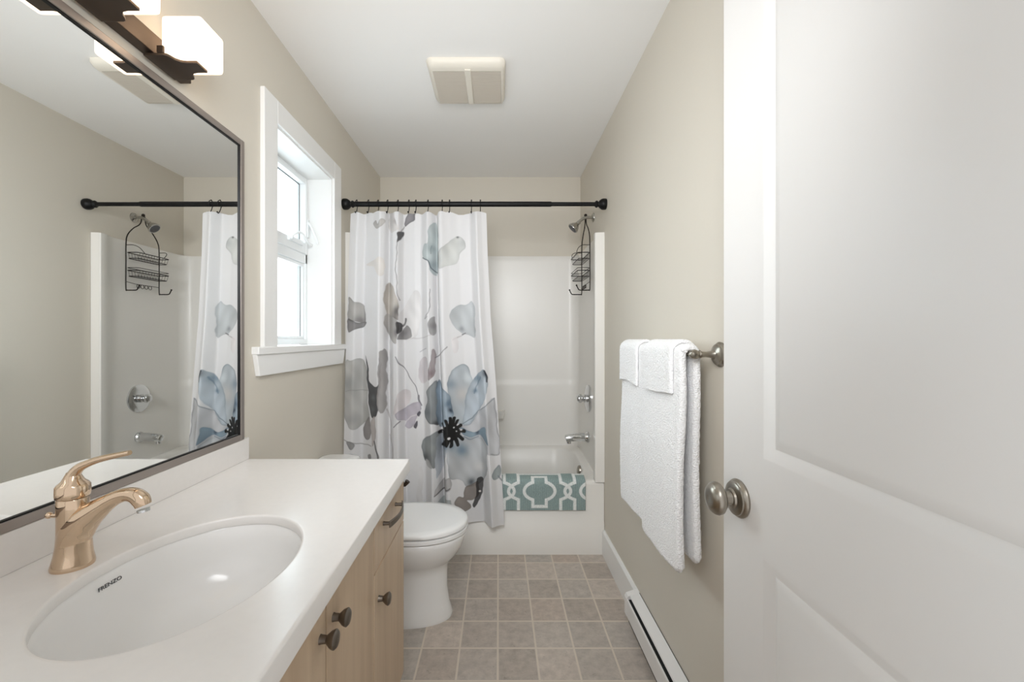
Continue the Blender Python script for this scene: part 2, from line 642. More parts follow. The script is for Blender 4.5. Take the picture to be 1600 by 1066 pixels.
# ------------------------------------------------------------------ tub and shower surround
tub = thing('bathtub', 'white fibreglass bathtub with moulded shower surround at the end of the room', 'bathtub', ((XL + XR) / 2, 2.77, 0.0))
def rrect(x0, x1, y0, y1, r, zf, n=10):
    pts = []
    for cxx, cyy, a0 in ((x1 - r, y0 + r, -PI / 2), (x1 - r, y1 - r, 0), (x0 + r, y1 - r, PI / 2), (x0 + r, y0 + r, PI)):
        for k in range(n + 1):
            a = a0 + PI / 2 * k / n
            x, y = cxx + r * math.cos(a), cyy + r * math.sin(a)
            pts.append((x, y, zf(y) if callable(zf) else zf))
    return pts
rimz = lambda y: 0.418 + 0.036 * min(1, max(0, (y - 2.46) / 0.35))
tx0, tx1, ty0, ty1 = XL + 0.001, XR - 0.001, YT, YB - 0.001
rings = [rrect(tx0, tx1, ty0, ty1, 0.004, 0.0),
         rrect(tx0, tx1, ty0, ty1, 0.004, 0.178),
         rrect(tx0, tx1, ty0 + 0.007, ty1, 0.004, 0.186),
         rrect(tx0, tx1, ty0 + 0.009, ty1, 0.004, 0.395),
         rrect(tx0, tx1, ty0 + 0.013, ty1, 0.006, lambda y: rimz(y) - 0.008),
         rrect(tx0 + 0.004, tx1 - 0.004, ty0 + 0.024, ty1, 0.01, rimz),
         rrect(-0.800, 0.535, 2.488, 3.030, 0.15, rimz),
         rrect(-0.788, 0.523, 2.500, 3.018, 0.15, lambda y: rimz(y) - 0.012),
         rrect(-0.77, 0.515, 2.515, 3.000, 0.15, 0.30),
         rrect(-0.73, 0.495, 2.535, 2.975, 0.14, 0.16),
         rrect(-0.68, 0.460, 2.570, 2.940, 0.12, 0.10),
         rrect(-0.60, 0.40, 2.63, 2.88, 0.10, 0.09)]
obj('basin', G().loft(rings, False, True), M_fiber, tub, angle=50)
# surround: U-shaped plan lofted upward
def uplan(ins):
    xl, xr, yb = XL + 0.027 + ins, XR - 0.027 - ins, YB - 0.027 - ins
    r = 0.07
    p = [(XL + 0.001, YT + 0.001), (XL + 0.050, YT + 0.001), (XL + 0.055, YT + 0.006), (XL + 0.055, YT + 0.045), (max(xl, XL + 0.03), YT + 0.075)]
    p += [(xl, YT + 0.12)]
    for k in range(9):
        a = PI - PI / 2 * k / 8
        p.append((xl + r + r * math.cos(a), yb - r + r * math.sin(a)))
    for k in range(9):
        a = PI / 2 - PI / 2 * k / 8
        p.append((xr - r + r * math.cos(a), yb - r + r * math.sin(a)))
    p += [(xr, YT + 0.12)]
    p += [(min(xr, XR - 0.03), YT + 0.075), (XR - 0.055, YT + 0.045), (XR - 0.055, YT + 0.006), (XR - 0.050, YT + 0.001), (XR - 0.001, YT + 0.001)]
    return p
wallp = []
for x, y in uplan(0.0):
    if y < YT + 0.13:
        wallp.append((XL + 0.001 if x < 0 else XR - 0.001, y))
    else:
        wallp.append((min(XR - 0.001, max(XL + 0.001, (x - (XL + XR) / 2) * 1.06 + (XL + XR) / 2)), min(YB - 0.001, y + 0.03)))
levels = [(0.412, 0.004), (0.88, 0.004), (0.905, 0.004), (0.925, 0.0), (0.95, 0.0), (1.80, 0.0), (1.834, 0.0), (1.841, -0.003)]
rings = [[(x, y, z) for x, y in uplan(i)] for z, i in levels]
rings.append([(x, y, 1.843) for x, y in wallp])
obj('surround', G().loft(rings, False, False, closed=False), M_fiber, tub, angle=40)
g = G()
g.loft([rrect(-0.25, 0.035, 3.02, 3.10, 0.03, 0.66), rrect(-0.26, 0.045, 3.005, 3.10, 0.03, 0.70), rrect(-0.26, 0.045, 3.005, 3.10, 0.03, 0.715), rrect(-0.25, 0.035, 3.015, 3.10, 0.03, 0.712)])
obj('soap_ledge', g, M_fiber, tub)

XS = XR - 0.027         # inner face of surround's right wall
YV = 2.70
vx = XS - 0.010
# valve
v = thing('shower_valve', 'round chrome shower valve with knob on the right surround wall', 'valve', (vx, YV, 0.852))
g = G().lathe([(0.0, 0.012), (0.05, 0.013), (0.078, 0.008), (0.087, 0.002), (0.087, -0.012)], (vx, YV, 0.852), (-1, 0, 0), 48)
g.v = [(x, y, z) for x, y, z in g.v]
obj('escutcheon', g, M_chrome, v)
g = G().lathe([(0.026, 0.010), (0.026, 0.026), (0.018, 0.030), (0.018, 0.036), (0.026, 0.040), (0.029, 0.050), (0.026, 0.062), (0.014, 0.070), (0.0, 0.071)], (vx, YV, 0.852), (-1, 0, 0), 32)
g.tube([(vx - 0.052, YV, 0.852), (vx - 0.056, YV - 0.03, 0.872), (vx - 0.056, YV - 0.045, 0.880)], [0.009, 0.007, 0.006], 10)
obj('handle', g, M_chrome, v)
# spout
sp = thing('tub_spout', 'chrome tub spout below the shower valve', 'spout', (vx, YV, 0.60))
g = G().lathe([(0.0, 0.0), (0.033, 0.0), (0.035, 0.01), (0.030, 0.018), (0.027, 0.03)], (XS - 0.004, YV, 0.605), (-1, 0, 0), 32)
obj('collar', g, M_chrome, sp)
g = G().tube([(XS - 0.015, YV, 0.605), (XS - 0.05, YV, 0.606), (XS - 0.10, YV, 0.604), (XS - 0.135, YV, 0.600), (XS - 0.150, YV, 0.598), (XS - 0.154, YV, 0.597)], [0.028, 0.027, 0.0255, 0.025, 0.022, 0.012], 24)
g.lathe([(0.013, 0.0), (0.013, 0.02), (0.0, 0.02)], (XS - 0.130, YV, 0.585), (0, 0, -1), 20)
obj('nozzle', g, M_chrome, sp)
# overflow
ov = G().lathe([(0.0, 0.010), (0.018, 0.010), (0.030, 0.006), (0.034, 0.0), (0.034, -0.01)], (0.513, YV, 0.392), (-1, 0, 0.12), 32)
tag(obj('overflow_plate', ov, M_nickel), 'round metal overflow cover inside the tub above the teal mat', 'drain')

# shower head
sh = thing('shower_fixture', 'silver shower head on a short curved arm high on the right wall', 'shower', (XR, YV, 2.009))
obj('flange', G().lathe([(0.0, 0.0), (0.030, 0.0), (0.029, 0.006), (0.018, 0.012), (0.012, 0.014)], (XR, YV, 2.009), (-1, 0, 0), 32), M_satin, sh)
armp = spline([(XR - 0.002, YV, 2.009), (0.575, YV, 2.010), (0.550, YV, 2.006), (0.528, YV, 1.993), (0.512, YV, 1.977)], 6)
obj('arm', G().tube(armp, 0.0095, 14), M_satin, sh)
d = Vector((-0.70, 0, -0.71)).normalized()
o0 = Vector((0.514, YV, 1.979))
obj('head', G().lathe([(0.0, -0.004), (0.012, -0.004), (0.014, 0.006), (0.013, 0.014), (0.018, 0.022), (0.027, 0.034), (0.034, 0.048), (0.036, 0.056), (0.035, 0.060), (0.031, 0.060)], o0, d, 32), M_satin, sh)
obj('spray_face', G().lathe([(0.0, 0.0625), (0.027, 0.0625), (0.030, 0.0612), (0.030, 0.056)], o0, d, 32), M_rubber, sh)

# caddy
cd = thing('shower_caddy', 'dark wire shower caddy hanging from the shower arm', 'caddy', (0.56, 2.717, 1.532))
cxp = 0.560
def side(sg):
    yc = 2.717
    yy = lambda d_: yc + sg * d_
    pts = [(0.478, yy(0.127), 1.562), (0.486, yy(0.127), 1.545), (0.497, yy(0.127), 1.533), (0.535, yy(0.127), 1.532), (0.552, yy(0.127), 1.533), (cxp, yy(0.127), 1.545),
           (cxp, yy(0.127), 1.70), (cxp, yy(0.126), 1.82), (cxp, yy(0.115), 1.875), (cxp, yy(0.075), 1.925), (cxp, yy(0.035), 1.955), (cxp, yy(0.017), 1.982), (cxp, yy(0.014), 2.010)]
    return pts
topl = [(cxp, 2.717 - 0.008, 2.024), (cxp, 2.717 + 0.008, 2.024)]
path = spline(side(-1) + topl + list(reversed(side(1))), 5)
g = G().tube(path, 0.0034, 8)
g.sphere((0.478, 2.59, 1.562), 0.0055, 10)
g.sphere((0.478, 2.844, 1.562), 0.0055, 10)
g.sphere((cxp, 2.717, 2.028), 0.010, 12)
obj('frame', g, M_wire, cd)
def basket(zr, zf, up):
    g = G()
    x0, x1, y0, y1 = 0.486, cxp, 2.592, 2.842
    def loop(z, ins=0.0, r=0.018):
        return [(p[0], p[1], z) for p in rrect(x0 + ins, x1, y0 + ins, y1 - ins, r, z, 5)]
    g.tube(loop(zr), 0.0028, 6, closed=True)
    g.tube(loop(zf, 0.008), 0.0024, 6, closed=True)
    if up:
        g.tube(spline([(x1, y0, zr + 0.045), (x0 + 0.03, y0 + 0.003, zr + 0.045), (x0 + 0.006, y0 + 0.02, zr + 0.03), (x0, y0 + 0.05, zr)], 5), 0.002, 6)
        g.tube(spline([(x1, y1, zr + 0.045), (x0 + 0.03, y1 - 0.003, zr + 0.045), (x0 + 0.006, y1 - 0.02, zr + 0.03), (x0, y1 - 0.05, zr)], 5), 0.002, 6)
    else:
        g.tube(loop(zr + 0.016), 0.002, 6, closed=True)
    n = 11
    for k in range(n):
        y = y0 + 0.014 + (y1 - y0 - 0.028) * k / (n - 1)
        g.tube([(x1 - 0.002, y, zr), (x1 - 0.008, y, zf), (x0 + 0.010, y, zf), (x0, y, zr)], 0.0010, 5)
    return g
obj('basket', basket(1.765, 1.730, True), M_wire, cd)
obj('basket', basket(1.655, 1.620, False), M_wire, cd)
g = G()
g.tube([(cxp, 2.592, 1.585), (0.552, 2.65, 1.577), (0.552, 2.78, 1.577), (cxp, 2.842, 1.578)], 0.0018, 6)
for k in range(4):
    yc = 2.668 + 0.030 * k
    g.tube([(0.550, yc + 0.012 * math.cos(a), 1.565 + 0.012 * math.sin(a)) for a in [PI * 2 * i / 14 for i in range(14)]], 0.0018, 6, closed=True)
obj('razor_hooks', g, M_wire, cd)

# ------------------------------------------------------------------ curtain rod, rings, curtain
ZR, YR = 1.994, 2.385
SR = FPX / YR
rod = thing('curtain_rod', 'black tension shower curtain rod across the tub', 'rod', ((XL + XR) / 2, YR, ZR - 0.03))
g = G().lathe([(0.0145, 0), (0.0145, 1.13), (0.0135, 1.135)], (XL + 0.04, YR, ZR), (1, 0, 0), 24)
obj('outer_tube', g, M_black, rod)
g = G().lathe([(0.0115, 0), (0.0115, 0.30)], (XL + 0.04 + 1.134, YR, ZR), (1, 0, 0), 24)
obj('inner_tube', g, M_black, rod)
fin = [(0.0, 0.0), (0.029, 0.0), (0.031, 0.006), (0.031, 0.018), (0.029, 0.026), (0.022, 0.036), (0.015, 0.042), (0.014, 0.046), (0.019, 0.050), (0.020, 0.055), (0.017, 0.060), (0.0115, 0.064)]
obj('end_cap', G().lathe(fin, (XL, YR, ZR), (1, 0, 0), 32), M_black, rod)
obj('end_cap', G().lathe(fin, (XR, YR, ZR), (-1, 0, 0), 32), M_black, rod)

ring_px = [557.5, 575.8, 591, 605.7, 621.9, 639, 649.8, 668.8, 691, 702.5, 736.7, 750.6]
ords = ['first', 'second', 'third', 'fourth', 'fifth', 'sixth', 'seventh', 'eighth', 'ninth', 'tenth', 'eleventh', 'last']
def ring_mesh(x):
    g = G()
    pts = []
    for k in range(15):
        a = math.radians(-65 + 310 * k / 14)
        pts.append((x, YR + 0.019 * math.cos(a + PI), ZR + 0.002 + 0.019 * math.sin(a)))
    pts = [(x, p[1], p[2]) for p in pts]
    pts += [(x, YR + 0.004, ZR - 0.028), (x, YR - 0.004, ZR - 0.042), (x, YR - 0.016, ZR - 0.056), (x, YR - 0.024, ZR - 0.052)]
    g.tube(spline(pts, 3), 0.0022, 8)
    g.sphere((x, YR - 0.024, ZR - 0.051), 0.0042, 10)
    g.sphere((x, YR, ZR + 0.022), 0.0042, 10)
    return g
ring0 = None
for i, px in enumerate(ring_px):
    x = (px - 779) / SR
    if ring0 is None:
        ring0 = obj('curtain_ring', ring_mesh(x), M_black)
        r, x00, l0 = ring0, x, ring0.location.copy()
    else:
        r = ring0.copy()
        COL.objects.link(r)
        r.location = (l0.x + x - x00, l0.y, l0.z)
    side_word = 'from the left' if i < 11 else 'at the right edge'
    tag(r, '%s black hook ring %s holding the floral curtain' % (ords[i], side_word), 'curtain ring', 'curtain rings on the black rod')

# --- curtain cloth with a printed watercolour pattern (pattern is laid out on the flat cloth, in centimetre-like print units)
YC = 2.372
SC = FPX / YC
NU, NV = 520, 700
ctrl = [(548, 0.0), (560, 0.004), (570, -0.014), (584, 0.002), (597, 0.020), (604, 0.010), (607, -0.016), (616, 0.008), (624, 0.014), (629, -0.016),
        (636, -0.012), (648, -0.008), (657, -0.012), (668, 0.014), (675, 0.004), (682, -0.022), (684.5, 0.012), (690, 0.018), (700, 0.006), (716, -0.006),
        (734, -0.012), (744, 0.018), (752, 0.006), (760, 0.002)]
cxs = np.array([c[0] for c in ctrl], float)
cds = np.array([c[1] for c in ctrl], float)
us = np.linspace(548, 760, NU)
# smooth interpolation of the fold depth
dep = np.interp(us, cxs, cds)
ker = np.hanning(19); ker /= ker.sum()
dep = np.convolve(np.pad(dep, 9, mode='edge'), ker, mode='valid')
vs = np.linspace(332.0, 818.0, NV)
yfrac = (vs - 332) / (818 - 332.0)
Ledge = np.interp(vs, [332, 470, 600, 715, 818], [548, 543.5, 540, 538, 536])
Redge = np.interp(vs, [332, 400, 500, 600, 740, 818], [760, 762, 767, 775, 784, 788])
U = (us[None, :] - 548) / 212.0
PX = Ledge[:, None] + U * (Redge - Ledge)[:, None]
PY = np.repeat(vs[:, None], NU, axis=1)
amp = (1.7 + 1.3 * yfrac)[:, None]
DEP = dep[None, :] * amp + 0.004 * np.sin(U * 9 + yfrac[:, None] * 3)
DEP += 0.0015 * np.sin(PX * 0.35 + PY * 0.02) * np.exp(-yfrac * 14)[:, None]
# scalloped top between rings
rp = np.array(ring_px)
dist = np.min(np.abs(us[:, None] - rp[None, :]), axis=1)
sag = np.clip(dist / 10.0, 0, 1.3) ** 1.5 * 2.2
PYm = PY + sag[None, :] * np.exp(-yfrac * 40)[:, None]
lean = 0.0
Xc = (PX - 779) / SC
Zc = CAM_H - (PYm - 530) / SC
Zc = Zc - 0.004 * np.sin(U * 6.0 + 1.0) * (yfrac[:, None] ** 12)
Yc = YC - DEP - 0.010 * yfrac[:, None]

# printed pattern ---------------------------------------------------
WX = PX + 0.9 * np.sin(PY * 0.17 + PX * 0.09) + 0.25 * np.sin(PY * 0.53 - PX * 0.37)
WY = PY + 0.9 * np.sin(PX * 0.19 + PY * 0.07) + 0.25 * np.sin(PX * 0.47 + PY * 0.31)
def s2l(a):
    a = np.asarray(a, float) / 255.0
    return np.where(a <= 0.04045, a / 12.92, ((a + 0.055) / 1.055) ** 2.4)
REF = s2l([226, 226, 229])
def alb(c):
    c = s2l(c)
    c = c * 0.74 + c.mean() * 0.26
    return np.minimum(c / REF * 0.76, 0.9)
IMG = np.ones((NV, NU, 3)) * np.array([0.77, 0.77, 0.785])
rs = np.random.RandomState(3)
def chaikin(P, it=2):
    P = [np.array(p, float) for p in P]
    for _ in range(it):
        Q = []
        for a, b in zip(P, P[1:] + P[:1]):
            Q += [0.75 * a + 0.25 * b, 0.25 * a + 0.75 * b]
        P = Q
    return P
def sdist(P, pad=9):
    P = np.array(P)
    x0, y0 = P.min(0) - pad
    x1, y1 = P.max(0) + pad
    rr = np.where((vs > y0) & (vs < y1))[0]
    if len(rr) == 0:
        return None
    sl = slice(rr[0], rr[-1] + 1)
    x, y = WX[sl], WY[sl]
    ins = np.zeros(x.shape, bool)
    dmin = np.full(x.shape, 1e9)
    for a, b in zip(P, np.roll(P, -1, axis=0)):
        ab = b - a
        t = np.clip(((x - a[0]) * ab[0] + (y - a[1]) * ab[1]) / max(1e-9, ab @ ab), 0, 1)
        dmin = np.minimum(dmin, np.hypot(x - a[0] - t * ab[0], y - a[1] - t * ab[1]))
        cr = ((a[1] > y) != (b[1] > y)) & (x < (b[0] - a[0]) * (y - a[1]) / (b[1] - a[1] + 1e-12) + a[0])
        ins ^= cr
    return sl, np.where(ins, dmin, -dmin), x, y
def petal(P, fill, edge=None, ew=1.6, ea=0.85, a=0.9, dark=None):
    """P outline; fill / edge print colours; dark = (x, y, radius, colour): a pooled spot of pigment"""
    r = sdist([np.array((p.x, p.y)) for p in spline([(q[0], q[1], 0) for q in P], 4, True)])
    if r is None:
        return
    sl, d, x, y = r
    al = np.clip(d / 1.0 + 0.5, 0, 1) * a
    c = np.ones(d.shape + (3,)) * alb(fill)
    wash = 0.10 * np.sin(x * 0.13 + y * 0.06 + len(P)) + 0.06 * np.sin(x * 0.31 - y * 0.17)
    c *= (1 + wash)[..., None]
    if dark is not None:
        for k in (dark if isinstance(dark, list) else [dark]):
            w = np.exp(-(((x - k[0]) ** 2 + (y - k[1]) ** 2) / (k[2] ** 2)))[..., None]
            c = c * (1 - w) + alb(k[3]) * w
    if edge is not None:
        wv = 0.68 + 0.32 * np.sin(x * 0.09 + y * 0.13)
        e = (np.exp(-np.clip(d, 0, None) / ew) * ea * wv)[..., None]
        c = c * (1 - e) + alb(edge) * e
    IMG[sl] = IMG[sl] * (1 - al[..., None]) + c * al[..., None]
def stroke(P, col, w=0.8, a=0.8):
    P = [np.array(p, float) for p in P]
    x0, y0 = np.min(P, 0) - 4
    x1, y1 = np.max(P, 0) + 4
    rr = np.where((vs > y0) & (vs < y1))[0]
    sl = slice(rr[0], rr[-1] + 1)
    x, y = WX[sl], WY[sl]
    dm = np.full(x.shape, 1e9)
    Q = [np.array((p.x, p.y)) for p in spline([(p[0], p[1], 0) for p in P], 6)]
    for p0, p1 in zip(Q, Q[1:]):
        ab = p1 - p0
        t = np.clip(((x - p0[0]) * ab[0] + (y - p0[1]) * ab[1]) / max(1e-9, ab @ ab), 0, 1)
        dm = np.minimum(dm, np.hypot(x - p0[0] - t * ab[0], y - p0[1] - t * ab[1]))
    al = (np.clip(w + 0.5 - dm, 0, 1) * a)[..., None]
    IMG[sl] = IMG[sl] * (1 - al) + alb(col) * al
def dot(cx, cy, r, col, a=1.0):
    petal([(cx + r * math.cos(k * PI / 4), cy + r * math.sin(k * PI / 4)) for k in range(8)], col, None, a=a)

DK = (70, 68, 76)
# upper part
petal([(583, 349), (588, 345), (592, 351), (597, 343), (603, 346), (602, 353), (594, 359), (587, 355)], (192, 188, 188), (120, 116, 118), 1.4)
petal([(607, 326), (615, 326), (618, 340), (623, 357), (617, 362), (608, 360)], (205, 201, 202), None, a=0.8, dark=(621, 346, 5, (140, 132, 136)))
petal([(641, 326), (648, 329), (647, 343), (638, 348), (631, 352), (633, 339)], (128, 123, 132), (60, 56, 66), 2.2)
petal([(621, 364), (629, 361), (628, 371), (623, 381), (622, 372)], (40, 36, 42))
stroke([(623, 378), (620, 410), (621, 440), (624, 470)], (120, 112, 114), 0.7, 0.7)
stroke([(630, 352), (625, 362)], (110, 104, 108), 0.6, 0.7)
petal([(572, 413), (586, 408), (600, 404), (602, 430), (594, 430), (584, 419)], (221, 214, 211), None, a=0.75)
petal([(546, 464), (554, 472), (568, 478), (569.5, 501), (560, 503), (545, 499)], (172, 169, 168), (112, 108, 110), 2.0, dark=(563, 500, 7, (118, 114, 114)))
petal([(545, 499), (556, 504), (570, 502), (568, 509), (555, 515), (544, 520)], (120, 117, 120), (60, 58, 62), 2.0)
petal([(603, 445), (615, 448), (622, 468), (624, 500), (616, 497), (603, 489)], (196, 187, 180), (150, 140, 134), 2.0, 0.5, dark=[(623, 488, 10, (48, 40, 40)), (618, 500, 6, (60, 50, 48))])
petal([(603, 490), (613, 495), (623, 505), (622, 532), (618, 536), (608, 528), (603, 515)], (176, 171, 170), (140, 134, 136), 2.0, 0.6, dark=(622, 520, 7, (96, 90, 94)))
petal([(633, 474), (648, 452), (657, 470), (652, 522), (630, 530), (624, 500)], (226, 223, 227), (196, 192, 198), 1.4, 0.5, a=0.7)
petal([(623, 527), (632, 508), (640, 514), (643, 526), (634, 531), (626, 530)], (120, 116, 120), None, a=0.8, dark=(631, 519, 6, (78, 74, 80)))
petal([(620, 505), (626, 505), (627, 516), (623, 522), (620, 516)], (38, 34, 38))
stroke([(632, 497), (631, 503), (627, 509)], (70, 66, 70), 1.4)
stroke([(672, 453), (673, 470), (670, 486), (665, 494), (664, 498), (668, 494)], (138, 136, 146), 0.6, 0.8)
petal([(672, 500), (680, 496), (680, 522), (673, 524), (670, 512)], (150, 147, 152), None, a=0.8, dark=(677, 510, 6, (104, 100, 106)))
stroke([(640, 530), (660, 527), (676, 524)], (190, 184, 190), 0.7, 0.6)
petal([(660, 388), (663, 382), (668, 380), (671, 358), (683, 350), (684, 426), (673, 424), (669, 409), (661, 402)], (186, 200, 206), (150, 166, 174), 1.4, 0.5, dark=[(674, 415, 10, (142, 162, 174)), (675, 388, 7, (150, 168, 176))])
stroke([(661, 403), (669, 408), (674, 420), (683, 426)], (66, 82, 96), 0.8, 0.8)
stroke([(675, 384), (674, 396)], (112, 132, 144), 0.7, 0.6)
petal([(684, 398), (698, 384), (711, 371), (718, 368), (725, 376), (726, 388), (719, 396), (717, 408), (711, 414), (699, 416), (687, 421)], (203, 206, 207), (150, 152, 156), 1.5, 0.7, dark=[(722, 380, 8, (184, 188, 192)), (716, 369, 2.2, (40, 42, 50))])
petal([(703, 497), (707, 484), (717, 477), (729, 477), (740, 473), (742, 526), (731, 523), (720, 519), (709, 510)], (184, 191, 199), (166, 172, 182), 1.6, 0.6, a=0.92, dark=(722, 514, 4, (140, 144, 156)))
stroke([(708, 532), (722, 523), (728, 520)], (176, 170, 176), 0.7, 0.7)
stroke([(722, 522), (727, 520)], (80, 82, 92), 0.8, 0.8)
petal([(706, 532), (714, 528), (716, 548), (708, 550)], (226, 220, 226), None, a=0.7)
# left flower
petal([(540, 568), (551, 563), (566, 562), (572, 580), (574, 625), (577, 652), (567, 662), (556, 672), (545, 666), (539, 640)], (180, 180, 180), (128, 130, 134), 1.6, 0.7, dark=[(545, 600, 12, (150, 152, 154)), (548, 655, 10, (160, 160, 164))])
stroke([(542, 612), (558, 609), (574, 611)], (140, 140, 144), 0.6, 0.6)
petal([(571, 556), (576, 580), (578, 596), (586, 603), (594, 598), (598, 566), (597, 600), (594, 640), (588, 652), (580, 648), (576, 625), (573, 590)], (42, 46, 54), (20, 22, 26), 2.0, dark=[(586, 620, 4, (84, 90, 98)), (584, 638, 4, (70, 76, 84))])
petal([(595, 556), (600, 548), (604, 554), (603, 638), (593, 637), (594, 600)], (160, 155, 157), (120, 114, 118), 1.2, 0.6)
petal([(567, 668), (577, 650), (581, 672), (576, 687), (567, 684)], (138, 132, 134), (100, 94, 98), 1.6, 0.6)
petal([(581, 658), (589, 650), (590, 680), (585, 697), (581, 680)], (190, 181, 182), (140, 132, 136), 1.4, 0.6)
petal([(543, 690), (552, 692), (554, 697), (550, 702), (545, 700)], (150, 150, 154), (110, 110, 116), 1.2)
stroke([(536, 684), (545, 690), (556, 693), (582, 697)], (140, 136, 138), 0.7, 0.7)
stroke([(588, 688), (592, 700), (595, 718)], (30, 30, 34), 1.4)
petal([(575, 712), (580, 710), (580, 718), (575, 718)], (130, 128, 132))
stroke([(604, 640), (610, 660), (612, 690), (615, 716)], (176, 168, 168), 0.8, 0.6)
stroke([(608, 680), (614, 700), (616, 718)], (170, 164, 168), 0.7, 0.6)
# stems and mauve bud
stroke([(619, 557), (630, 576), (642, 594), (652, 616), (656, 640)], (96, 92, 106), 0.7, 0.8)
stroke([(654, 618), (657, 634)], (66, 62, 78), 0.9, 0.8)
petal([(617, 646), (621, 618), (629, 609), (639, 613), (640, 628), (630, 640)], (214, 204, 210), None, a=0.75)
petal([(620, 646), (632, 639), (645, 631), (654, 628), (656, 640), (650, 654), (648, 664), (640, 670), (632, 668), (632, 660), (623, 656)], (184, 176, 194), (148, 138, 160), 1.4, 0.7)
stroke([(632, 661), (640, 652), (650, 648)], (226, 222, 230), 0.8, 0.8)
petal([(650, 648), (653, 643), (656, 646), (654, 652)], (52, 48, 66))
petal([(646, 668), (651, 659), (653, 662), (650, 671)], (58, 52, 70))
stroke([(616, 667), (625, 659)], (86, 80, 92), 0.9)
petal([(669, 592), (673, 566), (675, 549), (680, 547), (681, 580), (675, 590)], (160, 146, 152), (120, 108, 116), 1.4, 0.6, dark=(675, 583, 6, (132, 106, 114)))
petal([(654, 566), (667, 560), (670, 590), (656, 598)], (206, 196, 206), None, a=0.75)
stroke([(680, 558), (690, 551), (699, 543)], (100, 98, 110), 0.7, 0.8)
stroke([(656, 550), (667, 545)], (150, 150, 166), 0.6, 0.7)
# the large blue flower
petal([(718, 670), (740, 656), (748, 644), (772, 622), (777, 660), (781, 708), (764, 708), (757, 700), (738, 690), (722, 684)], (192, 194, 203), (140, 142, 152), 1.2, 0.7)
petal([(701, 602), (702, 590), (706, 578), (714, 572), (722, 570), (732, 574), (737, 590), (740, 612), (748, 640), (737, 658), (722, 664), (708, 652), (702, 628)], (176, 187, 199), (92, 108, 126), 1.8, 0.75, a=0.95, dark=[(723, 615, 12, (200, 198, 200)), (706, 600, 8, (140, 158, 178)), (733, 590, 9, (206, 216, 226))])
petal([(732, 604), (744, 587), (752, 580), (757, 578), (761, 590), (763, 602), (757, 622), (748, 642), (736, 662), (724, 664), (726, 636)], (182, 196, 212), (96, 118, 140), 1.6, 0.7, a=0.95, dark=[(745, 592, 7, (120, 148, 172)), (758, 584, 5, (40, 56, 74)), (743, 612, 4, (104, 134, 160))])
stroke([(757, 580), (760, 588), (761, 595)], (28, 38, 52), 1.4, 0.85)
stroke([(750, 590), (744, 606), (742, 616)], (92, 122, 148), 0.9, 0.6)
petal([(684, 599), (686, 660), (678, 661), (668, 657), (663, 650), (663, 640), (668, 628), (669, 622), (667, 612), (673, 603)], (136, 144, 150), (50, 56, 64), 1.6, 0.8, dark=[(668, 645, 8, (96, 110, 118)), (682, 661, 5, (30, 34, 40))])
petal([(683, 598), (691, 602), (700, 612), (706, 626), (709, 645), (702, 656), (692, 668), (684, 662)], (158, 180, 202), (52, 78, 104), 1.8, 0.85, a=0.95, dark=[(702, 630, 6, (92, 124, 152)), (706, 640, 4, (34, 58, 82))])
petal([(659, 694), (663, 685), (673, 678), (685, 674), (692, 680), (688, 700), (685, 722), (679, 728), (670, 720), (663, 722), (659, 708)], (128, 136, 140), (40, 46, 52), 1.6, 0.85, dark=[(664, 716, 8, (58, 66, 72)), (675, 698, 8, (150, 156, 158)), (682, 726, 5, (120, 124, 128))])
petal([(664, 720), (672, 719), (678, 727), (672, 730), (667, 727)], (190, 190, 194), (120, 120, 126), 1.0, 0.6)
petal([(684, 684), (702, 684), (700, 706), (692, 728), (685, 744), (682, 738)], (178, 186, 200), None, a=0.92, dark=[(696, 694, 8, (106, 132, 156))])
petal([(702, 694), (714, 682), (735, 684), (754, 688), (761, 700), (761, 730), (757, 750), (748, 759), (735, 761), (728, 760), (718, 748), (705, 742), (701, 725)], (188, 193, 201), (120, 126, 138), 1.2, 0.75, a=0.95, dark=[(722, 702, 10, (104, 136, 162)), (708, 697, 7, (134, 154, 172)), (736, 754, 7, (74, 86, 98)), (748, 730, 8, (212, 212, 216))])
petal([(720, 668), (730, 673), (745, 676), (756, 667), (760, 674), (762, 693), (752, 682), (738, 684), (722, 679)], (124, 156, 180), (60, 90, 116), 1.2, 0.7, dark=(746, 678, 4, (44, 72, 96)))
stroke([(724, 682), (736, 687), (748, 684)], (90, 116, 142), 0.7, 0.7)
stroke([(722, 664), (738, 654), (748, 642), (772, 623)], (110, 124, 142), 0.7, 0.8)
stroke([(772, 624), (776, 660), (781, 707), (768, 708)], (150, 152, 160), 0.8, 0.8)
petal([(727, 762), (736, 758), (747, 754), (748, 775), (738, 783), (729, 782), (735, 790), (735, 797), (725, 798), (715, 792), (712, 782), (718, 775), (725, 776)], (140, 128, 122), (84, 72, 68), 1.4, 0.75)
petal([(745, 749), (756, 751), (754, 768), (748, 785), (742, 796), (738, 790), (744, 772)], (38, 34, 36))
dot(749, 771, 1.6, (220, 218, 220))
petal([(680, 773), (683, 762), (694, 750), (706, 742), (706, 758), (694, 766)], (192, 189, 193), (84, 80, 88), 1.0, 0.8)
stroke([(680, 773), (693, 765), (704, 758)], (60, 58, 64), 0.8)
petal([(684, 785), (691, 778), (706, 776), (707, 792), (695, 790)], (188, 196, 201), (120, 130, 138), 1.2, 0.6)
petal([(769, 738), (774, 729), (780, 725), (784, 737), (780, 745), (772, 746)], (146, 160, 166), (92, 104, 112), 1.4, 0.7)
stroke([(779, 741), (783, 748), (786, 752)], (120, 132, 142), 0.9)
petal([(654, 738), (660, 736), (658, 790), (650, 792)], (214, 212, 216), None, a=0.5)
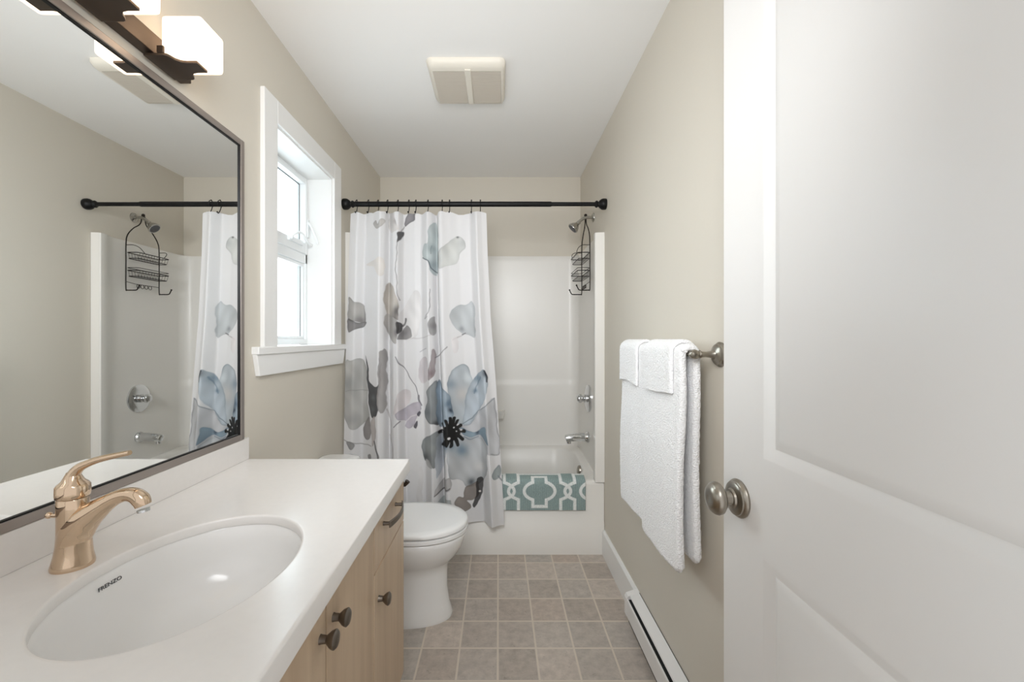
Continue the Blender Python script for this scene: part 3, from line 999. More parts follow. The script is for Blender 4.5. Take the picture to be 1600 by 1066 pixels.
# black stamens
dot(706, 674, 13.5, (14, 14, 18))
for (ex, ey) in [(690, 697), (686, 676), (690, 664), (697, 655), (704, 650), (710, 650), (716, 655), (722, 664), (726, 674), (724, 687), (717, 696), (706, 697), (698, 694)]:
    stroke([(706, 674), ((706 + ex) / 2, (674 + ey) / 2), (706 + (ex - 706) * 0.93, 674 + (ey - 674) * 0.93)], (14, 14, 18), 2.7, 1.0)
for (ex, ey, r) in [(703, 682, 1.9), (692, 676, 1.1), (711, 666, 1.2), (721, 672, 1.6), (714, 673, 0.9)]:
    dot(ex, ey, r, (214, 214, 220))

def sheet(name, X, Y, Z, m, colors, parent=None):
    nv, nu = X.shape
    co = np.stack([X, Y, Z], -1).reshape(-1, 3)
    org = np.array([(co[:, 0].min() + co[:, 0].max()) / 2, (co[:, 1].min() + co[:, 1].max()) / 2, co[:, 2].min()])
    co = co - org
    idx = np.arange(nv * nu).reshape(nv, nu)
    q = np.stack([idx[:-1, :-1], idx[:-1, 1:], idx[1:, 1:], idx[1:, :-1]], -1).reshape(-1, 4)
    me = bpy.data.meshes.new(name)
    me.vertices.add(len(co))
    me.vertices.foreach_set('co', co.ravel())
    me.loops.add(q.size)
    me.loops.foreach_set('vertex_index', q.ravel().astype(np.int32))
    me.polygons.add(len(q))
    me.polygons.foreach_set('loop_start', (np.arange(len(q)) * 4).astype(np.int32))
    me.polygons.foreach_set('loop_total', np.full(len(q), 4, np.int32))
    me.update(calc_edges=True)
    me.polygons.foreach_set('use_smooth', np.ones(len(q), bool))
    if colors is not None:
        at = me.color_attributes.new('print', 'FLOAT_COLOR', 'POINT')
        c4 = np.concatenate([colors.reshape(-1, 3), np.ones((nv * nu, 1))], 1)
        at.data.foreach_set('color', c4.ravel().astype(np.float32))
    me.materials.append(m)
    me.validate()
    o = bpy.data.objects.new(name, me)
    o.location = org
    COL.objects.link(o)
    bpy.context.view_layer.update()
    return o
cur = sheet('shower_curtain', Xc, Yc, Zc, M_curtain, np.clip(IMG, 0.01, 0.92))
tag(cur, 'white shower curtain printed with large blue grey flowers, drawn to the left', 'curtain')

# ------------------------------------------------------------------ bath mat over the tub rim
mp_ = [(2.53, 0.30), (2.515, 0.38), (2.500, 0.428), (2.480, 0.442), (2.455, 0.441), (2.430, 0.436), (2.412, 0.426), (2.402, 0.405), (2.401, 0.36), (2.402, 0.31), (2.403, 0.258)]
prof = spline([(0, y, z) for y, z in mp_], 30)
prof = [(p.y, p.z) for p in prof]
pl = [0.0]
for a, b in zip(prof, prof[1:]):
    pl.append(pl[-1] + math.hypot(b[0] - a[0], b[1] - a[1]))
pl = np.array(pl)
tot = pl[-1]
nU, nV = 360, len(prof)
mx0, mx1 = -0.10, 0.495
xs = np.linspace(mx0, mx1, nU)
XX = np.repeat(xs[None, :], nV, 0)
YY = np.repeat(np.array([p[0] for p in prof])[:, None], nU, 1)
ZZ = np.repeat(np.array([p[1] for p in prof])[:, None], nU, 1)
# pattern in print units (1 unit = 1/274.5 m); v measured from the outer bottom hem
ux = (XX - (843 - 779) / 274.5) * 274.5
vy = ((tot - pl)[:, None] * 274.5) * np.ones((1, nU)) - 30.0
def sd_quat(x, y, hw, hh, bw, bh, p=2.0):
    el = (np.abs(x / hw) ** p + np.abs(y / hh) ** p) ** (1 / p)
    dl = (el - 1) * el / np.maximum(1e-6, np.hypot(x / hw ** 2, y / hh ** 2))
    db = np.maximum(np.abs(x) - bw, np.abs(y) - bh)
    return np.minimum(dl, db)
LP, LV = 88.0, 66.0
line = np.zeros(ux.shape)
for kx in range(-3, 4):
    for ky in range(-1, 3):
        ox = ux - kx * LP
        oy = vy - ky * LV
        d1 = sd_quat(ox, oy, 24.0, 15.0, 10.5, 24)
        d2 = sd_quat(ox, oy, 48.5, 18.0, 33, 33.0)
        for d_ in (d1, d2):
            line = np.maximum(line, np.clip(2.9 - np.abs(d_), 0, 1))
teal = s2l([142, 161, 160])
whitec = np.array([0.80, 0.83, 0.82])
stripe = 1 + 0.10 * np.sin(ux * 2.1)[..., None]
colr = (teal * stripe) * (1 - line[..., None]) + whitec * line[..., None]
YY = YY - 0.001 * (line) - 0.0006 * np.sin(ux * 1.9)
bmat = sheet('bath_mat', XX, YY, ZZ, M_mat, colr)
so = bmat.modifiers.new('solid', 'SOLIDIFY')
so.thickness = 0.009
so.offset = 1.0
tag(bmat, 'teal bath mat with white lattice pattern folded over the tub rim', 'bath mat')

# ------------------------------------------------------------------ toilet
TY = 1.90
toi = thing('toilet', 'white porcelain toilet with closed lid beside the vanity', 'toilet', (-0.5, TY, 0.0))
def egg(xb, xf, hw, z, n=56, back=3.0, xc=None):
    xc = xb + (xf - xb) * 0.52 if xc is None else xc
    pts = []
    for k in range(n):
        a = 2 * PI * k / n
        c, s = math.cos(a), math.sin(a)
        if c >= 0:
            x = xc + (xf - xc) * abs(c) ** (2 / 2.1)
            y = hw * math.copysign(abs(s) ** (2 / 2.1), s)
        else:
            x = xc - (xc - xb) * abs(c) ** (2 / back)
            y = hw * math.copysign(abs(s) ** (2 / back), s)
        pts.append((x, TY + y, z))
    return pts
rings = [egg(-0.64, -0.208, 0.108, 0.0), egg(-0.64, -0.206, 0.110, 0.015), egg(-0.64, -0.222, 0.101, 0.06), egg(-0.64, -0.231, 0.097, 0.13), egg(-0.64, -0.230, 0.100, 0.20),
         egg(-0.64, -0.226, 0.106, 0.232), egg(-0.63, -0.207, 0.126, 0.256), egg(-0.63, -0.180, 0.150, 0.287), egg(-0.62, -0.159, 0.168, 0.325), egg(-0.62, -0.147, 0.178, 0.360), egg(-0.62, -0.144, 0.180, 0.378), egg(-0.615, -0.149, 0.176, 0.383)]
obj('bowl', G().loft(rings), M_porc, toi, angle=60)
obj('seat', G().loft([egg(-0.60, -0.144, 0.179, 0.3875), egg(-0.60, -0.137, 0.185, 0.390), egg(-0.60, -0.137, 0.185, 0.402), egg(-0.60, -0.144, 0.179, 0.4045)]), M_seat, toi, angle=60)
obj('lid', G().loft([egg(-0.60, -0.144, 0.179, 0.4095), egg(-0.60, -0.138, 0.184, 0.412), egg(-0.60, -0.138, 0.185, 0.424), egg(-0.60, -0.144, 0.179, 0.4305), egg(-0.59, -0.175, 0.152, 0.4325)]), M_seat, toi, angle=60)
for sy in (-0.07, 0.07):
    obj('bumper', G().box(-0.56, -0.54, TY + sy * 1.8 - 0.01, TY + sy * 1.8 + 0.01, 0.381, 0.411), M_seat, toi, bevel=0.002)
    obj('hinge', G().box(-0.628, -0.601, TY + sy - 0.02, TY + sy + 0.02, 0.383, 0.425), M_seat, toi, bevel=0.004)
rings = [rrect(-0.862, -0.70, TY - 0.185, TY + 0.185, 0.03, 0.384), rrect(-0.865, -0.692, TY - 0.195, TY + 0.195, 0.035, 0.42), rrect(-0.868, -0.688, TY - 0.200, TY + 0.200, 0.035, 0.628)]
obj('tank', G().loft(rings), M_porc, toi, angle=60)
g = G().loft([rrect(-0.64, -0.62, TY - 0.09, TY + 0.09, 0.008, 0.30), rrect(-0.82, -0.60, TY - 0.12, TY + 0.12, 0.03, 0.33), rrect(-0.84, -0.60, TY - 0.14, TY + 0.14, 0.03, 0.384)])
obj('shelf', g, M_porc, toi, angle=60)
rings = [rrect(-0.868, -0.684, TY - 0.204, TY + 0.204, 0.04, 0.628), rrect(-0.870, -0.680, TY - 0.209, TY + 0.209, 0.045, 0.636), rrect(-0.870, -0.680, TY - 0.209, TY + 0.209, 0.045, 0.652), rrect(-0.866, -0.686, TY - 0.204, TY + 0.204, 0.045, 0.659), rrect(-0.85, -0.71, TY - 0.18, TY + 0.18, 0.045, 0.664)]
obj('tank_lid', G().loft(rings), M_porc, toi, angle=60)

# ------------------------------------------------------------------ vanity
VY0, VY1 = 0.20, 1.436
XFACE = -0.322
van = thing('vanity_cabinet', 'light maple vanity cabinet with dark pewter knobs under the white counter', 'cabinet', (-0.60, 0.82, 0.0))
g = G()
g.box(XL + 0.001, XFACE - 0.020, VY1 - 0.018, VY1, 0.0, 0.7798)
g.box(XL + 0.001, XFACE - 0.020, VY0, VY0 + 0.018, 0.0, 0.7798)
g.box(XL + 0.001, XFACE - 0.020, VY0 + 0.018, VY1 - 0.018, 0.10, 0.118)
g.box(XFACE - 0.09, XFACE - 0.075, VY0 + 0.018, VY1 - 0.018, 0.0, 0.10)
g.box(XFACE - 0.040, XFACE - 0.0205, VY0 + 0.018, VY1 - 0.018, 0.70, 0.7798)
g.box(XL + 0.001, XL + 0.010, VY0 + 0.018, VY1 - 0.018, 0.118, 0.7798)
g.box(XFACE - 0.040, XFACE - 0.0205, 1.085, 1.105, 0.118, 0.70)
g.box(XFACE - 0.040, XFACE - 0.0205, 0.475, 0.495, 0.118, 0.70)
obj('carcass', g, M_wood, van, smooth=False)
gap = 0.0023
def knob(yk, zk, parent):
    g = G().lathe([(0.0, 0.0), (0.0085, 0.0), (0.0075, 0.004), (0.007, 0.012), (0.0095, 0.015), (0.014, 0.020), (0.0165, 0.026), (0.0165, 0.028), (0.013, 0.0315), (0.006, 0.033), (0.0, 0.0332)], (XFACE, yk, zk), (1, 0, 0), 28)
    return obj('knob', g, M_pewter, parent)
def panel(name, y0, y1, z0, z1):
    return obj(name, G().box(XFACE - 0.020, XFACE, y0 + gap, y1 - gap, z0 + gap, z1 - gap), M_wood, van, bevel=0.0015)
d1 = panel('door', 0.79, 1.095, 0.105, 0.778)
d2 = panel('door', 0.485, 0.79, 0.105, 0.778)
d3 = panel('door', 1.095, VY1, 0.105, 0.618)
d4 = panel('door', VY0, 0.485, 0.105, 0.618)
dr = panel('drawer', 1.095, VY1, 0.618, 0.778)
dr2 = panel('drawer', VY0, 0.485, 0.618, 0.778)
knob(0.823, 0.690, d1)
knob(0.762, 0.690, d2)
knob(1.134, 0.535, d3)
knob(0.45, 0.535, d4)
def pull(yc, zc, parent):
    g = G()
    hp = 0.068
    for sgn in (-1, 1):
        g.lathe([(0.0, 0), (0.006, 0.0), (0.005, 0.006), (0.005, 0.022)], (XFACE, yc + sgn * hp, zc), (1, 0, 0), 14)
    n = 15
    rings = []
    for k in range(n):
        t = -1 + 2 * k / (n - 1)
        y = yc + t * (hp + 0.008)
        x = XFACE + 0.020 + 0.013 * (1 - t * t)
        w = 0.007 + 0.003 * abs(t)
        rings.append([(x - 0.002, y, zc - w), (x + 0.003, y, zc - w * 0.8), (x + 0.003, y, zc + w * 0.8), (x - 0.002, y, zc + w)])
    g.loft(rings)
    return obj('pull', g, M_pewter, parent, bevel=0.0008)
pull(1.248, 0.717, dr)
pull(0.34, 0.717, dr2)

# toilet paper holder on the far side of the vanity
tp = thing('paper_holder', 'small dark bronze holder post on the vanity side facing the toilet', 'paper holder', (-0.345, VY1, 0.69))
obj('rosette', G().lathe([(0, 0), (0.020, 0), (0.019, 0.005), (0.012, 0.009), (0.009, 0.011)], (-0.345, VY1, 0.715), (0, 1, 0), 24), M_bronze, tp)
g = G().lathe([(0.007, 0.008), (0.007, 0.055), (0.012, 0.058), (0.012, 0.068), (0.006, 0.073), (0.0, 0.074)], (-0.345, VY1, 0.715), (0, 1, 0), 20)
g.tube([(-0.345, VY1 + 0.063, 0.715), (-0.332, VY1 + 0.063, 0.715), (-0.326, VY1 + 0.063, 0.722), (-0.322, VY1 + 0.063, 0.728)], [0.007, 0.007, 0.008, 0.009], 12)
obj('post', g, M_bronze, tp)

# countertop with an oval cut-out
CT, CBt = 0.820, 0.780
SX, SY, SA, SB = -0.555, 0.765, 0.222, 0.170
cor = [(XL + 0.0005, VY0 - 0.015), (-0.2825, VY0 - 0.015), (-0.305, 1.454), (XL + 0.0005, 1.454)]
def ray_quad(dx, dy):
    best = None
    for (ax, ay), (bx, by) in zip(cor, cor[1:] + cor[:1]):
        ex, ey = bx - ax, by - ay
        den = dx * ey - dy * ex
        if abs(den) < 1e-12:
            continue
        t = ((ax - SX) * ey - (ay - SY) * ex) / den
        u = ((ax - SX) * dy - (ay - SY) * dx) / den
        if t > 0 and -1e-9 <= u <= 1 + 1e-9 and (best is None or t < best):
            best = t
    return SX + dx * best, SY + dy * best
angs = [2 * PI * k / 120 for k in range(120)] + [math.atan2(y - SY, x - SX) % (2 * PI) for x, y in cor]
angs = sorted(set(angs))
def oval(k, z):
    out = []
    for a in angs:
        r = 1 / math.sqrt((math.cos(a) / (SB * k)) ** 2 + (math.sin(a) / (SA * k)) ** 2)
        out.append((SX + r * math.cos(a), SY + r * math.sin(a), z))
    return out
outer = [ray_quad(math.cos(a), math.sin(a)) for a in angs]
def inset(pts, d_, z):
    out = []
    for x, y in pts:
        xx = min(max(x, XL + 0.0005), x if x < -0.6 else x - d_)
        yy = y - d_ if y > 1.4 else y
        out.append((xx, yy, z))
    return out
e = 0.003
rings = [[(x, y, CBt) for x, y in outer], [(x, y, CT - e) for x, y in outer], inset(outer, e * 0.3, CT - e * 0.3), inset(outer, e, CT),
         inset(outer, 2.5 * e, CT), oval(1.03, CT), oval(1.012, CT), oval(1.003, CT - 0.001), oval(0.998, CT - 0.004), oval(0.998, CT - 0.019), [(x, y, z) for x, y, z in oval(1.0, CT - 0.020)]]
rings.append([(x, y, CBt) for x, y in outer])
ctop = thing('countertop', 'white quartz countertop with an oval sink cut out', 'countertop', (-0.58, 0.82, CBt))
obj('slab', G().loft(rings, False, False), M_quartz, ctop, angle=50)
obj('backsplash', G().box(XL + 0.0005, XL + 0.019, VY0 - 0.015, 1.454, CT, 0.894), M_quartz, ctop, bevel=0.0015)

# sink
snk = thing('sink', 'oval white undermount sink in the white counter', 'sink', (SX, SY, 0.65))
prof = [(1.012, 0.7995), (1.004, 0.797), (0.985, 0.785), (0.962, 0.765), (0.93, 0.735), (0.87, 0.705), (0.76, 0.683), (0.60, 0.669), (0.40, 0.662), (0.20, 0.659), (0.11, 0.658)]
outp = [(0.11, 0.650), (0.45, 0.652), (0.80, 0.672), (0.92, 0.70), (0.99, 0.745), (1.03, 0.785), (1.06, 0.788), (1.06, 0.7995)]
obj('bowl', G().loft([oval(k, z) for k, z in prof + outp] + [oval(1.012, 0.7995)], False, False), M_sink, snk, angle=60)
obj('drain', G().lathe([(0.0, 0.0015), (0.012, 0.0025), (0.020, 0.003), (0.024, 0.001), (0.024, -0.012)], (SX, SY, 0.659), (0, 0, 1), 32), M_chrome, snk)
fc = bpy.data.curves.new('lettering', 'FONT')
fc.body = 'FRENZO'
fc.size = 0.0118
fc.extrude = 0.0003
fc.align_x = 'CENTER'
fo = bpy.data.objects.new('lettering_source', fc)
COL.objects.link(fo)
bpy.context.view_layer.update()
tm = bpy.data.meshes.new_from_object(fo.evaluated_get(bpy.context.evaluated_depsgraph_get()))
COL.objects.unlink(fo)
bpy.data.objects.remove(fo)
tm.materials.clear()
tm.materials.append(M_ink)
to = bpy.data.objects.new('lettering', tm)
COL.objects.link(to)
to.parent = snk
kz = np.array([p[1] for p in prof][::-1])
kk = np.array([p[0] for p in prof][::-1])
for vtx_ in tm.vertices:               # lie the letters on the curved bowl wall
    u, w, d_ = vtx_.co
    y, z = 0.782 + u, 0.776 + w * 0.8
    k = float(np.interp(z, kz, kk))
    x = SX - SB * k * math.sqrt(1 - ((y - SY) / (SA * k)) ** 2) + 0.0012 + d_
    vtx_.co = Vector((x, y, z)) - Vector(WORLD[snk.name])

# faucet (in the vertical plane y = FY)
FY = 0.768
FS = FPX / FY
def fp(px, py):
    return ((px - 779) / FS, FY, CAM_H - (py - 530) / FS)
fau = thing('faucet', 'warm polished single lever faucet behind the oval sink', 'faucet', (-0.772, FY, CT))
bx = -0.774
def ering(rx, ry, z, dx=0.0, n=36):
    return [(bx + dx + rx * math.cos(2 * PI * k / n), FY + ry * math.sin(2 * PI * k / n), z) for k in range(n)]
rings = [ering(0.031, 0.030, CT), ering(0.0315, 0.0305, CT + 0.004), ering(0.0305, 0.0295, CT + 0.009, 0.0005), ering(0.028, 0.026, CT + 0.022, 0.001), ering(0.0265, 0.0235, CT + 0.04, 0.002),
         ering(0.0255, 0.022, CT + 0.06, 0.002), ering(0.0245, 0.0215, CT + 0.085, 0.001), ering(0.0235, 0.0215, CT + 0.105), ering(0.023, 0.022, CT + 0.122), ering(0.022, 0.021, CT + 0.124)]
obj('body', G().loft(rings), M_brass, fau, angle=50)
rings = [ering(0.0215, 0.021, CT + 0.124), ering(0.0245, 0.024, CT + 0.127), ering(0.025, 0.0245, CT + 0.132), ering(0.0245, 0.024, CT + 0.146), ering(0.022, 0.0215, CT + 0.150), ering(0.0165, 0.016, CT + 0.155), ering(0.0125, 0.012, CT + 0.163), ering(0.009, 0.009, CT + 0.170)]
obj('cap', G().loft(rings), M_brass, fau, angle=50)
lp = spline([fp(111, 757), fp(115, 742), fp(124, 731), fp(138, 724), (fp(155, 718)), fp(178, 712.5), fp(203, 707.5)], 6)
nl = len(lp)
lr = list(np.interp(np.linspace(0, 1, nl), [0, 0.25, 0.45, 0.9, 0.97, 1.0], [0.0115, 0.0088, 0.0068, 0.0050, 0.0047, 0.0042]))
obj('lever', G().tube(lp, lr, 18, flat=((0, 1, 0), 1.15)), M_brass, fau, angle=60)
spx = [(113, 874), (114, 850), (121, 828), (134, 811), (150, 798), (167, 786), (182, 777.5), (197, 773), (210, 774), (220, 781), (224, 790)]
spr = [19, 21, 23, 21, 17, 13, 11, 10.2, 11.5, 12.5, 11]
path = spline([fp(*p) for p in spx], 5)
rad = list(np.interp(np.linspace(0, 10, len(path)), range(11), [r / FS for r in spr]))
g = G().tube(path, rad, 24, flat=((0, 1, 0), 0.95))
obj('spout', g, M_brass, fau, angle=60)
g = G().lathe([(0.0, 0), (0.010, 0.0), (0.010, 0.004), (0.0, 0.005)], fp(224, 796), (0.15, 0, -1), 20)
obj('aerator', g, M_chrome, fau)
g = G().tube([(bx - 0.02, FY - 0.004, 0.912), (bx - 0.034, FY - 0.006, 0.913)], 0.0035, 10)
g.sphere((bx - 0.037, FY - 0.006, 0.914), 0.006, 12)
obj('lift_knob', g, M_brass, fau)

# ------------------------------------------------------------------ mirror
mir = thing('wall_mirror', 'large wall mirror in a thin pewter frame above the counter', 'mirror', (XL, 0.82, 0.8945))
mir['label'] = 'large wall mirror in a thin pewter frame above the counter'
MY0, MY1, MZ0, MZ1 = 0.215, 1.424, 0.8945, 1.897
fw = 0.0195
g = G()
frame_ring(g, XL + 0.0005, XL + 0.021, MY0, MY1, MZ0, MZ1, fw, fw, fw)
obj('frame', g, M_frame, mir, bevel=0.002)
g = G()
frame_ring(g, XL + 0.012, XL + 0.0185, MY0 + fw - 0.001, MY1 - fw + 0.001, MZ0 + fw - 0.001, MZ1 - fw + 0.001, 0.004, 0.004, 0.004)
obj('inner_bead', g, M_black, mir, smooth=False)
obj('glass', G().box(XL + 0.004, XL + 0.0145, MY0 + fw - 0.004, MY1 - fw + 0.004, MZ0 + fw - 0.004, MZ1 - fw + 0.004), M_mirror, mir, smooth=False)

# ------------------------------------------------------------------ vanity light
vl = thing('vanity_light', 'dark bronze bar wall light with glowing frosted cube shades above the mirror', 'light', (XL, 0.872, 1.925))
obj('backplate', G().box(XL + 0.0005, XL + 0.031, 0.58, 1.164, 1.935, 1.985), M_bronze, vl, bevel=0.002)
for k, yc in enumerate((1.080, 0.872, 0.664)):
    zb = 1.932
    pts = []
    def P2(x, dy):
        pts.append((x, yc + dy))
    half = [(XL + 0.010, 0.050), (XL + 0.060, 0.050), (XL + 0.066, 0.047), (XL + 0.070, 0.040), (XL + 0.074, 0.030), (XL + 0.082, 0.023), (XL + 0.095, 0.020), (XL + 0.120, 0.020)]
    poly = [(x, yc + dy) for x, dy in half] + [(x, yc - dy) for x, dy in reversed(half)]
    g = G().prism(poly, zb - 0.0075, zb - 0.0008)
    for sgn in (-1, 1):
        g.box(XL + 0.044, XL + 0.060, yc + sgn * 0.049 - 0.003, yc + sgn * 0.049 + 0.003, zb - 0.001, zb + 0.016)
    obj('bracket', g, M_bronze, vl, bevel=0.0012)
    g = G().box(-0.829, -0.730, yc - 0.0455, yc + 0.0455, zb, 2.028)
    sd = obj('shade', g, M_shade, vl, bevel=0.009, seg=3)
    ld = bpy.data.lights.new('bulb', 'POINT')
    ld.energy = 0.34
    ld.color = (1.0, 0.74, 0.52)
    ld.shadow_soft_size = 0.022
    lo = bpy.data.objects.new('bulb', ld)
    COL.objects.link(lo)
    lo.parent = vl
    lo.location = Vector((-0.780, yc, 1.985)) - Vector(WORLD[vl.name])

# ------------------------------------------------------------------ ceiling vent
vt = thing('ceiling_vent', 'square cream exhaust fan cover with two grille panels on the ceiling', 'vent', (-0.14, 1.95, ZC - 0.025))
vx0, vx1, vy0, vy1 = -0.305, 0.030, 1.795, 2.110
zb = ZC - 0.030
rings = [rrect(vx0 - 0.008, vx1, vy0, vy1, 0.03, ZC - 0.0005), rrect(vx0 - 0.004, vx1, vy0, vy1, 0.03, ZC - 0.012), rrect(vx0 + 0.002, vx1 - 0.004, vy0 + 0.012, vy1 - 0.003, 0.028, zb + 0.006), rrect(vx0 + 0.010, vx1 - 0.010, vy0 + 0.034, vy1 - 0.010, 0.012, zb), ]
obj('cover', G().loft(rings), M_vent, vt, angle=50)
mid = -0.135
g1 = [(vx0 + 0.017, mid - 0.015), (mid + 0.015, vx1 - 0.020)]
for a, b in g1:
    y0, y1 = vy0 + 0.050, vy1 - 0.020
    g = G()
    n = 34
    for k in range(n):
        ya = y0 + (y1 - y0) * k / n
        g.box(a, b, ya, ya + (y1 - y0) / n * 0.86, zb - 0.0012, zb + 0.002)
    g.box(a + 0.001, b - 0.001, y0, y1 - 0.002, zb - 0.0006, zb + 0.003)
    obj('grille', g, M_ventp, vt, smooth=False)
obj('rib', G().box(mid - 0.013, mid + 0.013, vy0 + 0.034, vy1 - 0.014, zb - 0.006, zb + 0.001), M_vent, vt, bevel=0.002)

# ------------------------------------------------------------------ baseboard heater
ht = thing('baseboard_heater', 'long white electric baseboard heater along the right wall', 'heater', (0.57, 1.4, 0.0))
hy0, hy1 = 0.975, 1.846
xf = 0.551
g = G()
g.prism([(xf, 0.04), (xf, 0.110), (xf + 0.002, 0.1135), (xf + 0.006, 0.1135), (xf + 0.006, 0.04)], hy0 + 0.030, hy1 - 0.030, axis='y')
obj('front_panel', g, M_heater, ht, smooth=False)
g = G()
g.prism([(xf + 0.0145, 0.1215), (xf + 0.017, 0.127), (XR - 0.004, 0.143), (XR - 0.004, 0.139), (xf + 0.019, 0.1215)], hy0 + 0.030, hy1 - 0.030, axis='y')
obj('top_panel', g, M_heater, ht, smooth=False)
for ya in (hy1 - 0.030, hy0):
    g = G().prism([(xf - 0.0012, 0.04), (xf - 0.0012, 0.113), (xf + 0.006, 0.1255), (XR - 0.0005, 0.1435), (XR - 0.0005, 0.04)], ya, ya + 0.030, axis='y')
    obj('end_cover', g, M_heater, ht, smooth=False)
obj('core', G().box(xf + 0.007, XR - 0.001, hy0 + 0.01, hy1 - 0.031, 0.02, 0.112).box(XR - 0.0038, XR - 0.0006, hy0 + 0.01, hy1 - 0.031, 0.1121, 0.141), M_gap, ht, smooth=False)
obj('foot', G().box(xf + 0.02, XR - 0.001, hy0 + 0.01, hy1 - 0.01, 0.0, 0.041), M_heater, ht, smooth=False)
# the seam above the heater
# ------------------------------------------------------------------ towel bar and towels
ZBar, XBar = 1.190, 0.537
BY0, BY1 = 1.154, 1.760
tb = thing('towel_bar', 'brushed nickel towel bar with round wall rosettes', 'towel bar', (0.607, 1.45, ZBar - 0.03))
for yy in (BY0, BY1):
    g = G().lathe([(0.0, 0.0), (0.034, 0.0), (0.0345, 0.004), (0.031, 0.008), (0.029, 0.009), (0.028, 0.013), (0.022, 0.017), (0.017, 0.018), (0.014, 0.020)], (XR, yy, ZBar), (-1, 0, 0), 36)
    pst = obj('rosette', g, M_nickel, tb)
    g = G().lathe([(0.014, 0.018), (0.010, 0.026), (0.0075, 0.040), (0.0085, 0.052), (0.012, 0.058), (0.0095, 0.061), (0.0125, 0.066), (0.014, 0.073), (0.0115, 0.081), (0.005, 0.086), (0.0, 0.087)], (XR, yy, ZBar), (-1, 0, 0), 28)
    obj('post', g, M_nickel, tb)
obj('bar', G().tube([(XBar, BY0, ZBar), (XBar, BY1, ZBar)], 0.0075, 16), M_nickel, tb)

def drape(name, y0, y1, rad, zf, zb, thick, ny=110, wob=0.003, seed=0, step=None, fluff=0.0042):
    """folded towel hung over the bar: closed section (front layer, bend over the bar, back layer) swept along the bar"""
    rr = np.random.RandomState(seed)
    ph = rr.rand(8) * 6.28
    na, nb, nc = 40, 16, 52
    ends = [0.0, 0.0006, 0.0016, 0.003, 0.005, 0.0075]
    L = y1 - y0
    ts = [e_ for e_ in ends] + list(np.linspace(0.011, L - 0.011, ny)) + [L - e_ for e_ in reversed(ends)]
    rings = []
    for t in ts:
        y = y0 + t
        de = min(t, L - t)
        er = thick / 2
        th = thick * (0.12 + 0.88 * math.sqrt(max(0.0, 1 - (1 - min(1, de / er)) ** 2)))
        hb, hf = zb(y), zf(y)
        ctr = []
        for k in range(na):
            s_ = k / na
            z = hb + (ZBar - hb) * s_
            ctr.append((XBar + rad + (1 - s_) * 0.003 + wob * math.sin(z * 9 + ph[0] + y * 6) * (1 - s_), z))
        for k in range(nb):
            a = PI * k / nb
            ctr.append((XBar + rad * math.cos(a), ZBar + rad * math.sin(a)))
        for k in range(nc + 1):
            s_ = k / nc
            z = ZBar + (hf - ZBar) * s_
            low = min(1.0, max(0.0, (1.09 - z) / 0.22))
            low = low * low * (3 - 2 * low)
            ww = wob * (math.sin(y * 19 + ph[1] + z * 1.5) + 0.6 * math.sin(y * 41 + ph[2] + z * 3)) * low
            bul = 0.006 * math.sin(min(1, s_) * PI * 0.9) * low
            st = step(y) * low if step else 0.0
            ctr.append((XBar - rad - ww - bul - st, z))
        n = len(ctr)
        out, inn = [], []
        for k in range(n):
            a, b = ctr[max(0, k - 1)], ctr[min(n - 1, k + 1)]
            dx, dz = b[0] - a[0], b[1] - a[1]
            l_ = math.hypot(dx, dz) or 1
            nx, nz = dz / l_, -dx / l_
            edge = min(k, n - 1 - k)
            dist_e = edge * 0.011
            f_ = math.sqrt(max(0.0, 1 - (1 - min(1, dist_e / (thick * 0.55))) ** 2)) * 0.9 + 0.1
            h = th / 2 * f_
            yy = y + 0.003 * math.sin(ctr[k][1] * 13 + ph[3] + (2.0 if k > n / 2 else 0)) + (0.004 * (1 - abs(2 * (t / L) - 1)) * 0)
            out.append((ctr[k][0] + nx * h, yy, ctr[k][1] + nz * h))
            inn.append((ctr[k][0] - nx * h, yy, ctr[k][1] - nz * h))
        rings.append(out + inn[::-1])
    g = G().loft(rings, False, False)
    m_ = len(rings[0])
    for base in (0, (len(rings) - 1) * m_):
        for k in range(m_ // 2 - 1):
            g.f.append((base + k, base + k + 1, base + m_ - 2 - k, base + m_ - 1 - k))
    o = obj(name, g, M_towel, None, angle=180)
    sd = o.modifiers.new('detail', 'SUBSURF')
    sd.subdivision_type = 'SIMPLE'
    sd.levels = sd.render_levels = 1
    tx = bpy.data.textures.new('terry_loops', 'CLOUDS')
    tx.noise_scale = 0.009
    dm = o.modifiers.new('fluff', 'DISPLACE')
    dm.texture = tx
    dm.texture_coords = 'LOCAL'
    dm.strength = fluff
    dm.mid_level = 0.5
    return o
def bt_step(y):
    # a second fold layer showing on the nearer part
    return 0.007 / (1 + math.exp((y - 1.485) / 0.004))
def bt_hem(y):
    return 0.578 - 0.016 / (1 + math.exp((y - 1.485) / 0.004)) - 0.035 * max(0.0, (y - 1.62)) + 0.022 * (max(0, 1.222 - y) / 0.042) ** 2
bt = drape('bath_towel', 1.180, 1.745, 0.0185, bt_hem, lambda y: 0.592 + 0.018 * (max(0, 1.215 - y) / 0.035) ** 2, 0.021, seed=2, step=bt_step)
tag(bt, 'large white terry bath towel hanging folded over the wall bar', 'towel')
h1 = drape('washcloth', 1.530, 1.737, 0.0355, lambda y: 1.066 + 0.006 * math.sin(y * 20), lambda y: 1.09, 0.011, ny=50, wob=0.0012, seed=5, fluff=0.002)
tag(h1, 'small white washcloth folded over the bath towel, farther from the door', 'towel', 'washcloths over the bath towel')
h2 = drape('washcloth', 1.225, 1.450, 0.0355, lambda y: 1.068 + 0.005 * math.sin(y * 17), lambda y: 1.085, 0.012, ny=50, wob=0.0012, seed=9, fluff=0.002)
tag(h2, 'small white washcloth folded over the bath towel, nearer to the door knob', 'towel', 'washcloths over the bath towel')

